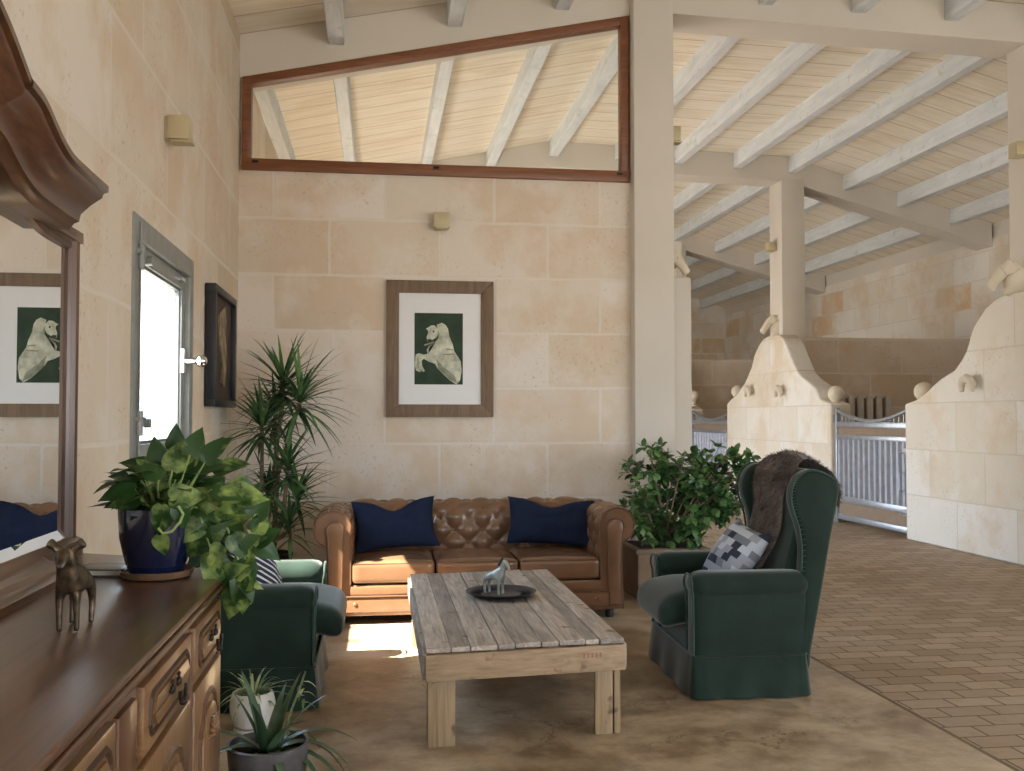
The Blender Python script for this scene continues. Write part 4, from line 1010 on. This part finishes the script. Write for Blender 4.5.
# ------------------------------------------------------------------ armchairs (local: faces -X, near arm at y=0)
def armchair(name, label, loc, rz, W=.84, hs=1.0):
    t = thing(name, label, 'armchair', loc, rz, 'green velvet armchairs')
    aw = .135
    wing = [(.56, .45), (.555, .60), (.56, .70), (.548, .80), (.522, .88), (.508, .94), (.512, 1.0), (.535, 1.05), (.575, 1.082), (.625, 1.09), (.69, 1.07), (.745, 1.035), (.757, 1.0), (.75, .94), (.715, .78), (.665, .52), (.60, .2), (.595, .12), (.50, .12)]
    wing = [(x_, .60 + (z_ - .60) * hs if z_ > .60 else z_) for x_, z_ in wing]
    for k, ya in enumerate((0.0, W - aw)):
        mb = MB(); mb.rbox((0.0, ya, .12), (.60, ya + aw, .55), .03, 8)
        mb.rbox((-.008, ya - .018, .47), (.60, ya + aw + .018, .600), .062, 12)
        a_ = mb.obj('armrest', VELVET, t, smooth=True, ang=60)
        tb = MB(); z1 = .50; yi, yo = ya + .006, ya + aw - .006
        pts = [(-.002, yi, .2), (-.004, yi, .49)] + [(-.012, ya + aw / 2 + math.cos(a) * (aw / 2 + .006), .535 + math.sin(a) * .052) for a in [pi + .3 - (pi + .6) * q / 12 for q in range(13)]] + [(-.004, yo, .49), (-.002, yo, .2)]
        tb.tube(pts, .006, 8); tb.obj('arm_piping', VELVETD, a_, smooth=True)
        mb = MB(); off = .0 if k == 0 else W - .105
        mb.prism(smooth_path(wing[:-4], 3) + wing[-4:], 'Y', off, off + .105)
        w_ = mb.obj('wing', VELVET, t, bevel=.028, bseg=4)
        tb = MB(); yy_ = off + (.008 if k == 0 else .097)
        tb.tube([(x_ - .004, yy_, z_) for x_, z_ in smooth_path(wing[1:12], 3)], .0055, 8); tb.obj('wing_piping', VELVETD, w_, smooth=True)
        st_ = MB()
        for q, (x_, z_) in enumerate(smooth_path(wing[1:11], 4)[::1]):
            st_.tube([(x_ + .001, yy_ - .002, z_), (x_ + .017, yy_ + (-.006 if k == 0 else .006), z_ + .004)], .002, 4)
        st_.obj('stitching', VELVETD, w_)
    mb = MB(); mb.prism([(x_, .60 + (z_ - .60) * hs if z_ > .60 else z_) for x_, z_ in [(.45, .40), (.50, .60), (.555, .80), (.585, .95), (.60, 1.04), (.635, 1.088), (.70, 1.085), (.745, 1.04), (.75, .98), (.70, .75), (.60, .14), (.47, .14)]], 'Y', .08, W - .08)
    mb.obj('backrest', VELVET, t, bevel=.025, bseg=4)
    mb = MB(); mb.rbox((.012, .10, .14), (.55, W - .10, .335), .02, 8); mb.obj('seat_base', VELVET, t, smooth=True)
    def nose(p):
        x_, y_, z_ = p
        if x_ < .10:
            k_ = min(1, (.10 - x_) / .24); z_ -= .045 * k_ * k_
            # front corners of the cushion are cut around the arms (T shape)
        if x_ < 0: y_ = W / 2 + (y_ - W / 2) * 1.0
        return (x_, y_, z_)
    mb = MB(); mb.rbox((-.135, aw - .01, .335), (.50, W - aw + .01, .485), .062, 14, crown=(0, 0, .02), fn=nose); c_ = mb.obj('seat_cushion', VELVET, t, smooth=True)
    # skirt: pleated cloth band down to the floor
    vs = []; fs = []; per = []
    c0 = [(.0, .0), (.56, .0), (.56, W), (.0, W)]
    for (a, b), (nx, ny) in zip(((c0[0], c0[1]), (c0[1], c0[2]), (c0[2], c0[3]), (c0[3], c0[0])), ((0, -1), (1, 0), (0, 1), (-1, 0))):
        L_ = math.hypot(b[0] - a[0], b[1] - a[1]); n_ = 24
        for q in range(n_ + 1): u = q / n_; per.append((a[0] + (b[0] - a[0]) * u, a[1] + (b[1] - a[1]) * u, nx, ny, u))
    for (x_, y_, nx, ny, u) in per:
        pl = math.exp(-(min(u, 1 - u) / .05) ** 2)
        for q in range(6):
            h = q / 5; z_ = .205 - .197 * h
            off = .008 + .022 * h + .007 * h * math.sin(u * 17 + x_ * 3) - .016 * pl * math.exp(-((min(u, 1 - u) - .035) / .012) ** 2)
            vs.append((x_ + nx * off, y_ + ny * off, z_))
    n_ = len(per)
    fs = [(i * 6 + q, ((i + 1) % n_) * 6 + q, ((i + 1) % n_) * 6 + q + 1, i * 6 + q + 1) for i in range(n_) for q in range(5)]
    mb = MB().add(vs, fs); mb.tube([(x_ + nx * .010, y_ + ny * .010, .205) for x_, y_, nx, ny, u in per], .005, 6)
    mb.obj('skirt', VELVET, t, smooth=True, ang=70)
    return t
AR = (1.512, 4.60, 0)
armchair('wing_armchair', 'dark green velvet wing armchair draped with a brown fur, facing the coffee table', AR, R(-2.5)).scale = (.97, 1, 1)
ALX, ALY = -.29, 5.60
armchair('low_armchair', 'green velvet armchair beside the dresser, with sunlight on its arm and seat', (ALX, ALY, 0), pi, .92, .42).scale = (1, 1, .945)

# fur throw ----------------------------------------------------------------
mb = MB(); nu, nv = 34, 22
path = [(.40, .50), (.44, .56), (.49, .66), (.535, .78), (.565, .88), (.585, .98), (.60, 1.06), (.635, 1.115), (.70, 1.12), (.765, 1.07), (.79, .98), (.785, .90)]
pth = smooth_path(path, 3); nu = len(pth)
vs = []; centre = []
for i, (x_, z_) in enumerate(pth):
    t_ = i / (nu - 1)
    yl_ = .24 - .13 * max(0, t_ - .45) / .55 + .03 * math.sin(t_ * 19); yh_ = .60 + .12 * math.sin(min(1, t_ * 1.5) * pi / 2) + .035 * math.sin(t_ * 14 + 1)
    if t_ < .12: mid = (yl_ + yh_) / 2; k_ = .35 + t_ / .12 * .65; yl_ = mid - (mid - yl_) * k_; yh_ = mid + (yh_ - mid) * k_
    for j in range(nv + 1):
        w_ = j / nv; y_ = yl_ + (yh_ - yl_) * w_
        lump = .020 * noise.noise(Vector((t_ * 5, w_ * 3, 1))) + .02 * math.sin(w_ * pi)
        dx, dz = -.9, .25
        if t_ > .55: dx, dz = -.2, 1
        if t_ > .8: dx, dz = .9, .3
        vs.append((x_ + dx * (.014 + lump), y_, z_ + dz * (.014 + lump)))
fs = [(i * (nv + 1) + j, (i + 1) * (nv + 1) + j, (i + 1) * (nv + 1) + j + 1, i * (nv + 1) + j + 1) for i in range(nu - 1) for j in range(nv)]
mb.add(vs, fs)
rnd = random.Random(3)
hair = []
for _ in range(16000):
    i = rnd.randrange(nu - 1); j = rnd.randrange(nv)
    a, b, c, d = (Vector(vs[q_]) for q_ in fs[i * nv + j])
    u, w_ = rnd.random(), rnd.random(); p = a.lerp(b, u).lerp(d.lerp(c, u), w_)
    n_ = (b - a).cross(d - a)
    if n_.length < 1e-8: continue
    n_.normalize()
    if n_.x > 0 and i < nu * .5: n_ = -n_
    if i >= nu * .5 and n_.z < 0: n_ = -n_
    if i >= nu * .85 and n_.x < 0: n_ = -n_
    down = Vector((0, rnd.uniform(-.5, .5), -1))
    tip = p + (n_ * rnd.uniform(.3, .8) + down * rnd.uniform(.3, .9)).normalized() * rnd.uniform(.014, .030)
    sd = Vector((rnd.uniform(-1, 1), rnd.uniform(-1, 1), rnd.uniform(-1, 1))) * .0016
    mb.add([p - sd, p + sd, tip], [(0, 1, 2)])
fur = mb.obj('fur_throw', FUR, smooth=True, ang=80); fur.location = AR; fur.rotation_euler = (0, 0, R(-2.5)); fur.scale = (.97, 1, 1)
tag(fur, 'brown-grey animal fur hanging over the back of the wing armchair', 'throw')

# patchwork cushion on the armchair
o = pillow(MB(), .38, .36, .15).obj('cushion', PATCH, smooth=True, ang=60)
X_ = Vector((.12, -.97, -.14)).normalized(); Nn = Vector((-.80, -.13, .58)); Nn = (Nn - X_ * Nn.dot(X_)).normalized(); Y_ = Nn.cross(X_)
o.matrix_world = Matrix.Translation((1.87, 5.01, .625)) @ Matrix((X_, Y_, Nn)).transposed().to_4x4()
tag(o, 'grey, white and navy patchwork cushion leaning in the fur-draped armchair', 'cushion')
o = pillow(MB(), .40, .38, .14).obj('cushion', STRIPE, smooth=True, ang=60)
X_ = Vector((.05, 1, 0)).normalized(); Nn = Vector((.75, 0, .66)); Nn = (Nn - X_ * Nn.dot(X_)).normalized(); Y_ = Nn.cross(X_)
o.matrix_world = Matrix.Translation((-.60, 5.0, .62)) @ Matrix((X_, Y_, Nn)).transposed().to_4x4()
tag(o, 'navy and white patterned cushion half hidden behind the trailing pothos leaves', 'cushion')

# ------------------------------------------------------------------ plants
def blade(mb, p, d, L_, w, droop=.5, n=7, fold=.25, up=None, twist=0, peak=.35, mi=0):
    """narrow arching leaf"""
    p = Vector(p); d = Vector(d).normalized(); side = d.cross(Vector((0, 0, 1)))
    if side.length < .1: side = Vector((math.cos(twist * 9), math.sin(twist * 9), 0))
    side.normalize()
    vs = []; cur = p.copy(); dd = d.copy()
    for i in range(n + 1):
        t_ = i / n
        ww = w * (min(1, (t_ + .12) / peak) ** .7 if t_ < peak else max(0.02, (1 - (t_ - peak) / (1 - peak)) ** .8)) / 2
        nrm = side.cross(dd).normalized()
        vs += [cur - side * ww + nrm * ww * fold, cur, cur + side * ww + nrm * ww * fold]
        dd = (dd + Vector((0, 0, -droop / n * 1.6))).normalized(); cur = cur + dd * (L_ / n)
    fs = []
    for i in range(n):
        fs += [(i * 3, i * 3 + 1, i * 3 + 4, i * 3 + 3), (i * 3 + 1, i * 3 + 2, i * 3 + 5, i * 3 + 4)]
    mb.add(vs, fs, mi)
HEART = [(0, .04), (-.05, .18), (.05, .32), (.20, .38), (.40, .35), (.60, .26), (.78, .15), (.92, .05), (1.0, 0.005)]
OVAL = [(0, .03), (.10, .16), (.28, .27), (.48, .30), (.68, .25), (.85, .13), (1.0, .01)]
def leaf(mb, p, d, nrm, L_, shape=HEART, curl=.25, fold=.25, wid=1.0):
    p = Vector(p); d = Vector(d).normalized(); nrm = Vector(nrm); nrm = nrm - d * nrm.dot(d)
    if nrm.length < 1e-3: nrm = d.orthogonal()
    nrm.normalize(); s_ = d.cross(nrm)
    vs = []
    for (u, w) in shape:
        base = p + d * (u * L_) - nrm * (curl * u * u * L_)
        ww = w * L_ * wid
        cu = p + d * (max(0, u) * L_) - nrm * (curl * u * u * L_)
        vs += [base - s_ * ww + nrm * ww * fold, base - s_ * ww * .5 + nrm * ww * fold * .8, cu, base + s_ * ww * .5 + nrm * ww * fold * .8, base + s_ * ww + nrm * ww * fold]
    fs = [(i * 5 + k, i * 5 + k + 1, i * 5 + k + 6, i * 5 + k + 5) for i in range(len(shape) - 1) for k in range(4)]
    mb.add(vs, fs)
def pot(par, prof, mat, z=0, soil_r=None, soil_z=None, name='pot'):
    o = MB().lathe(prof, (0, 0, z), 40).obj(name, mat, par, smooth=True, ang=40)
    if soil_r: MB().lathe([(soil_r, soil_z - .01), (soil_r, soil_z), (.001, soil_z + .004)], (0, 0, z), 24).obj('soil', SOIL, par)
    return o
# pothos in the cobalt pot
pq = on(157, 576, Z=ZD + .0); PYc = 3.10; pxy = Vector((pq.x * PYc / pq.y, PYc, ZD))
pt = thing('pothos_plant', 'trailing variegated pothos in a glossy cobalt blue pot on the dresser', 'potted plant', pxy)
MB().lathe([(.085, 0), (.100, .004), (.108, .022), (.104, .024), (.092, .012), (.001, .010)], (0, 0, 0), 40).obj('saucer', CLAY, pt, smooth=True, ang=40)
pot(pt, [(.07, .012), (.078, .014), (.092, .05), (.108, .12), (.112, .19), (.113, .208), (.106, .210), (.104, .19), (.098, .17)], COBALT, 0, .10, .185)
rnd = random.Random(11); lv = MB(); st = MB()
def pleaf(px_, py_, yy_, ang, L_, tiltn=(0.1, -.6, .8)):
    """a leaf tip direction given in the vertical plane across the room, drooping by ang (radians from +X)"""
    q_ = on(px_, py_, Y=yy_) - pxy
    d_ = Vector((math.cos(ang), rnd.uniform(-.25, .25), math.sin(ang)))
    L_ *= .8
    leaf(lv, q_, d_, Vector(tiltn) + Vector((rnd.uniform(-.3, .3), rnd.uniform(-.2, .2), rnd.uniform(-.3, .3))), L_, HEART, rnd.uniform(.1, .35), rnd.uniform(.1, .35)); return q_
# big upper leaves fanning out of the pot
fan = [(140, 478, 170, .13), (135, 490, 190, .13), (140, 500, 200, .12), (150, 470, 150, .12), (160, 465, 110, .11), (158, 480, 140, .12), (172, 470, 80, .12), (165, 490, 120, .12), (150, 495, 175, .11), (180, 462, 60, .12),
       (190, 480, 40, .12), (200, 470, 30, .12), (205, 462, 50, .11), (190, 455, 75, .11), (176, 450, 100, .10), (215, 475, 25, .12), (200, 490, 10, .11), (185, 495, 30, .10), (168, 500, 150, .11), (145, 485, 160, .12), (178, 485, 60, .12), (210, 455, 40, .11), (160, 475, 95, .12), (130, 500, 195, .10), (222, 468, 20, .11), (212, 490, -5, .12), (205, 500, -25, .10), (195, 472, 55, .12), (150, 505, 185, .10)]
for (a, b, g, L_) in fan:
    q_ = pleaf(a, b, PYc + rnd.uniform(-.14, .12), R(g + rnd.uniform(-12, 12)), L_ * 1.0)
    st.tube([(rnd.uniform(-.05, .05), rnd.uniform(-.05, .05), .185), (q_.x * .5, q_.y * .5, .22), tuple(q_)], .0028, 6)
for (a, b, g, L_) in ((170, 498, 5, .13), (178, 505, -75, .095), (165, 512, -110, .10), (160, 535, -80, .085), (162, 505, -95, .10)):
    pleaf(a, b, 2.94, R(g), L_, (0, -1, .3))
# extra filler leaves
for _ in range(34):
    a = rnd.uniform(0, 2 * pi); r_ = rnd.uniform(.02, .12); 
    d_ = Vector((math.cos(a), math.sin(a), rnd.uniform(-.1, .7)))
    p_ = Vector((math.cos(a) * r_, math.sin(a) * r_, rnd.uniform(.20, .31)))
    leaf(lv, p_, d_, (0, 0, 1), rnd.uniform(.09, .125), HEART, .3, .2); st.tube([(0, 0, .185), tuple(p_)], .0025, 5)
# trailing clusters beyond the dresser edge
vines = [[(190, 495), (200, 515), (208, 540), (215, 560), (225, 575)], [(195, 490), (215, 505), (228, 530), (238, 560), (243, 585), (236, 592)], [(200, 485), (222, 492), (240, 500), (252, 520), (256, 545)], [(195, 500), (206, 530), (212, 556), (222, 571), (240, 579)]]
for vi, vn in enumerate(vines):
    pts = [on(x_, y_, Y=PYc - .05 + .03 * vi) - pxy for x_, y_ in vn]
    st.tube(smooth_path([tuple(p_) for p_ in pts], 4) if False else pts, .0035, 6)
    for i in range(len(pts) - 1):
        for k in range(5):
            u = rnd.random(); p_ = pts[i].lerp(pts[i + 1], u)
            a = rnd.uniform(-2.6, .9); d_ = Vector((math.cos(a), rnd.uniform(-.6, .6), math.sin(a)))
            leaf(lv, p_, d_, (rnd.uniform(-.5, .5), -.8, rnd.uniform(0, .8)), rnd.uniform(.055, .105), HEART, rnd.uniform(.1, .5), rnd.uniform(.1, .4))
for (a, b, g, L_) in ((228, 492, 0, .125), (222, 505, -15, .09), (236, 480, -20, .07), (232, 535, -60, .11), (222, 545, -120, .09), (240, 545, 30, .08), (215, 555, -100, .07), (250, 530, 55, .06), (238, 500, 8, .11)):
    pleaf(a, b, 3.0, R(g), L_, (0, -1, .5))
lv.obj('foliage', L_POTHOS, pt, smooth=True, ang=60)
st.tube([tuple(on(x_, y_, Y=2.93) - pxy) for x_, y_ in ((178, 506), (183, 514), (180, 522), (172, 531), (163, 534), (158, 528))], .0045, 8)
st.obj('stem', VINE, pt, smooth=True)

# shrub in the tan planter
sb = thing('leafy_shrub', 'bushy glossy-leaved shrub in a tan planter between the sofa and the fur-draped armchair', 'potted plant', (2.14, 7.30, 0))
MB().prism([(-.24, -.22), (.30, -.22), (.30, .28), (-.24, .28)], 'Z', 0, .37).obj('planter', TANP, sb, bevel=.02)
ring2 = MB()
ring2.box((-.255, -.235, .34), (.315, .295, .38)); ring2.obj('planter_rim', TANP, sb, bevel=.01)
MB().box((-.21, -.19, .37), (.27, .25, .384)).obj('soil', SOIL, sb)
rnd = random.Random(5); br_ = MB(); lf = MB(); base = Vector((.02, 0, .38))
ends = []
def shrub_branch(p0, p1, r0, depth):
    mid = p0.lerp(p1, .5) + Vector((rnd.uniform(-.04, .04), rnd.uniform(-.04, .04), rnd.uniform(-.02, .05)))
    br_.tube([p0, mid, p1], [r0, r0 * .75, r0 * .5], 6)
    if depth:
        for k in range(3):
            s0 = mid.lerp(p1, rnd.uniform(0, 1)); dd = (p1 - p0).normalized() + Vector((rnd.uniform(-1, 1), rnd.uniform(-1, 1), rnd.uniform(-.5, .7))) * .9
            shrub_branch(s0, s0 + dd.normalized() * rnd.uniform(.10, .20), r0 * .5, depth - 1)
    else: ends.append((p1, (p1 - p0).normalized())); ends.append((mid, (p1 - p0).normalized()))
tips_px = [(632, 470), (640, 490), (650, 455), (668, 448), (685, 452), (655, 515), (630, 500), (672, 530), (700, 470), (715, 455), (735, 462), (742, 480), (720, 490), (738, 500), (700, 520), (645, 532), (680, 500), (725, 515), (690, 535), (660, 480), (705, 500), (748, 470), (632, 520), (675, 465), (695, 485), (750, 488), (745, 462), (728, 452)]
for (x_, y_) in tips_px:
    q_ = on(x_, y_, Y=7.25 + rnd.uniform(-.30, .30)) - Vector((2.14, 7.30, 0))
    st_ = base + Vector((rnd.uniform(-.05, .05), rnd.uniform(-.05, .05), 0))
    br_.tube([st_, st_.lerp(q_, .45) + Vector((0, 0, .03)), q_], [.009, .006, .004], 6)
    for k in range(8):
        s0 = st_.lerp(q_, rnd.uniform(.5, .98)); dd = (q_ - st_).normalized() * .5 + Vector((rnd.uniform(-1, 1), rnd.uniform(-1, 1), rnd.uniform(-.6, .9)))
        shrub_branch(s0, s0 + dd.normalized() * rnd.uniform(.06, .13), .003, 0)
for (p_, d_) in ends:
    for k in range(5):
        a = 2 * pi * k / 5 + rnd.uniform(-.4, .4); o1 = d_.orthogonal().normalized(); o2 = d_.cross(o1)
        dd = (o1 * math.cos(a) + o2 * math.sin(a)) * .9 + d_ * .5 + Vector((0, 0, -.15))
        leaf(lf, p_ + dd * .008, dd, Vector((0, 0, 1)) + Vector((rnd.uniform(-.5, .5), rnd.uniform(-.6, .2), 0)), rnd.uniform(.055, .09), OVAL, rnd.uniform(0, .3), .18, 1.05)
br_.obj('branch', TRUNK, sb, smooth=True); lf.obj('foliage', L_FICUS, sb, smooth=True, ang=60)

# dracaena behind the left armchair
DX, DY = on(266, 560, Y=7.55).x, 7.55
dc = thing('dracaena_plant', 'tall dracaena with spiky rosettes of long narrow leaves in the room corner', 'potted plant', (DX, DY, 0))
pot(dc, [(.13, 0), (.15, .02), (.19, .30), (.20, .34), (.185, .34), (.18, .30)], BLACK, 0, .18, .31)
rnd = random.Random(21); stem = MB(); fo = MB()
crowns = [((283, 388), 7.55, .50, 55), ((300, 402), 7.35, .50, 50), ((262, 428), 7.35, .50, 46), ((288, 470), 7.25, .42, 42), ((297, 500), 7.35, .42, 40), ((268, 495), 7.5, .36, 30), ((275, 415), 7.7, .42, 34), ((290, 530), 7.15, .34, 24)]
for (cxy, yy_, L_, n_) in crowns:
    n_ = int(n_ * 1.1)
    c_ = on(cxy[0], cxy[1], Y=yy_) - Vector((DX, DY, 0))
    b0 = Vector((rnd.uniform(-.06, .06), rnd.uniform(-.05, .05), .30))
    mid = b0.lerp(c_, .55) + Vector((rnd.uniform(-.05, .05), rnd.uniform(-.04, .04), 0))
    stem.tube([b0, b0.lerp(mid, .5) + Vector((rnd.uniform(-.02, .02), 0, 0)), mid, c_], [.020, .018, .016, .014], 8)
    for k in range(n_):
        a = 2.4 * k + rnd.uniform(-.3, .3); el = 1.15 - 1.75 * (k / n_) + rnd.uniform(-.2, .2)
        d_ = Vector((math.cos(a) * math.cos(el), math.sin(a) * math.cos(el), math.sin(el) + .15))
        blade(fo, c_ + Vector((0, 0, .05 - .12 * k / n_)), d_, L_ * rnd.uniform(.7, 1.0), .032, rnd.uniform(.2, .6), 7, .3)
fo.v = [(max(x_, XL + .02 - DX), min(y_, YB - .02 - DY), z_) for x_, y_, z_ in fo.v]
fo.v = [(x_ if not (z_ > 1.38 and y_ < .22 and x_ < XL + .10 - DX) else XL + .10 - DX, y_, z_) for x_, y_, z_ in fo.v]
stem.obj('stem', TRUNK, dc, smooth=True); fo.obj('foliage', L_DRAC, dc, smooth=True, ang=60)

# spider plant, white pot
sp = on(252, 720, Z=0); spx = Vector((-.525, 4.40, 0))
s_ = thing('spider_plant', 'small striped spider plant in a rounded white pot on the floor by the green armchair', 'potted plant', spx)
pot(s_, [(.055, 0), (.075, .01), (.094, .06), (.096, .10), (.086, .145), (.080, .150), (.074, .146), (.078, .12)], WHITEP, .02, .076, .125)
MB().lathe([(.07, 0), (.08, .004), (.08, .02), (.001, .02)], (0, 0, 0), 24).obj('saucer', WHITEP, s_, smooth=True)
fo = MB(); rnd = random.Random(4)
for k in range(46):
    a = 2.4 * k; el = 1.35 - 1.1 * k / 46 + rnd.uniform(-.15, .15)
    blade(fo, (math.cos(a) * .02, math.sin(a) * .02, .145), (math.cos(a) * math.cos(el), math.sin(a) * math.cos(el), math.sin(el)), rnd.uniform(.12, .20), .013, rnd.uniform(.6, 1.6), 7, .3)
fo.obj('foliage', L_SPID, s_, smooth=True, ang=60)

# aloe-like succulent, dark pot
al = thing('succulent_plant', 'grey-green succulent with arching leaves in a dark pot at the foot of the dresser', 'potted plant', (-.365, 3.50, 0))
pot(al, [(.085, 0), (.10, .01), (.128, .12), (.136, .215), (.138, .235), (.128, .238), (.122, .20)], DARKP, 0, .125, .205)
fo = MB(); rnd = random.Random(9)
specs = [(0.15, .65, .40, 1.6), (-.15, .45, .38, 1.5), (.5, .5, .34, 1.3), (2.9, .6, .26, 1.2), (3.3, .9, .26, .8), (-.6, .3, .26, 2.2), (-1.4, .4, .26, 2.4), (-2.0, .5, .24, 2.2), (1.4, 1.0, .26, .5), (2.2, 1.15, .28, .4), (.9, 1.2, .26, .4), (-.9, 1.05, .26, .7), (-1.8, 1.2, .24, .5), (2.6, 1.3, .26, .3), (.2, 1.1, .25, .6), (-2.6, .8, .24, 1.1), (3.0, 1.25, .22, .4), (-1.2, .75, .22, 1.6), (.0, .85, .30, 1.0), (1.0, .7, .30, 1.2), (-.3, .55, .30, 2.0)]
for (a, el, L_, dr_) in specs:
    blade(fo, (math.cos(a) * .02, math.sin(a) * .02, .20), (math.cos(a) * math.cos(el), math.sin(a) * math.cos(el), math.sin(el)), L_ * 1.08, .046, dr_, 10, .35, peak=.15)
fo.obj('foliage', L_ALOE, al, smooth=True, ang=70)
fl = MB(); fl.tube([(.04, .0, .21), (.07, 0, .32), (.10, -.01, .40), (.125, -.01, .475)], [.005, .004, .004, .003], 6)
for k in range(7): blade(fl, (.12, -.01, .44 - .012 * k), (math.cos(k * 2.2), math.sin(k * 2.2), .3), .06, .012, 1.0, 4)
fl.obj('flower_stalk', L_SPID, al, smooth=True)

# ------------------------------------------------------------------ light
world = bpy.data.worlds.new('sky'); S.world = world; world.use_nodes = True; t = world.node_tree
bg = t.nodes['Background']; tc = nd(t, 'ShaderNodeTexCoord'); sx_ = nd(t, 'ShaderNodeSeparateXYZ'); t.links.new(tc.outputs['Generated'], sx_.inputs[0])
mr = nd(t, 'ShaderNodeMapRange'); mr.inputs['From Min'].default_value = -.25; mr.inputs['From Max'].default_value = .5; t.links.new(sx_.outputs[2], mr.inputs[0])
t.links.new(ramp(t, mr.outputs[0], [(0, (.62, .60, .56)), (.30, (.66, .65, .62)), (.36, (.84, .93, 1.0)), (1, (.50, .71, 1.0))]), bg.inputs[0]); bg.inputs[1].default_value = 8.5
sun_d = bpy.data.lights.new('sun', 'SUN'); sun = bpy.data.objects.new('sun', sun_d); COL.objects.link(sun)
sun_d.energy = 34; sun_d.angle = R(.6); sun_d.color = (1, .93, .82)
sd = Vector((.82, .39, -1)).normalized(); sun.rotation_euler = sd.to_track_quat('-Z', 'Y').to_euler(); sun.location = (-6, 0, 9)
def portal(c, sx, sy, n):
    l = bpy.data.lights.new('daylight_portal', 'AREA'); l.shape = 'RECTANGLE'; l.size = sx; l.size_y = sy; l.cycles.is_portal = True
    o = bpy.data.objects.new('daylight_portal', l); COL.objects.link(o); o.location = c
    o.rotation_euler = Vector(n).to_track_quat('-Z', 'Z').to_euler(); return o
portal((XL - .15, 5.52, 1.66), 1.09, 1.30, (1, 0, 0))
portal((XL - .16, -2.0, 1.75), 1.9, 2.8, (1, 0, 0))
portal((XL - .30, 11.3, 1.05), 2.1, 3.4, (1, 0, 0))
portal((XL - .30, 16.7, 1.05), 2.1, 3.8, (1, 0, 0))
portal((6.1, Y0 - .32, 1.35), 5.0, 2.7, (0, 1, 0))
portal((XR + .37, -1.7, 1.8), 1.6, 1.6, (-1, 0, 0))
portal((XR + .37, 2.6, 1.8), 1.6, 2.0, (-1, 0, 0))
S.view_settings.view_transform = 'Standard'; S.view_settings.look = 'None'; S.view_settings.gamma = 1; S.view_settings.use_curve_mapping = False
S.view_settings.exposure = 0.55
cy = S.cycles
cy.max_bounces = 10; cy.diffuse_bounces = 6; cy.glossy_bounces = 4; cy.transparent_max_bounces = 12; cy.sample_clamp_indirect = 8
cy.caustics_reflective = False; cy.caustics_refractive = False
cy.use_denoising = True
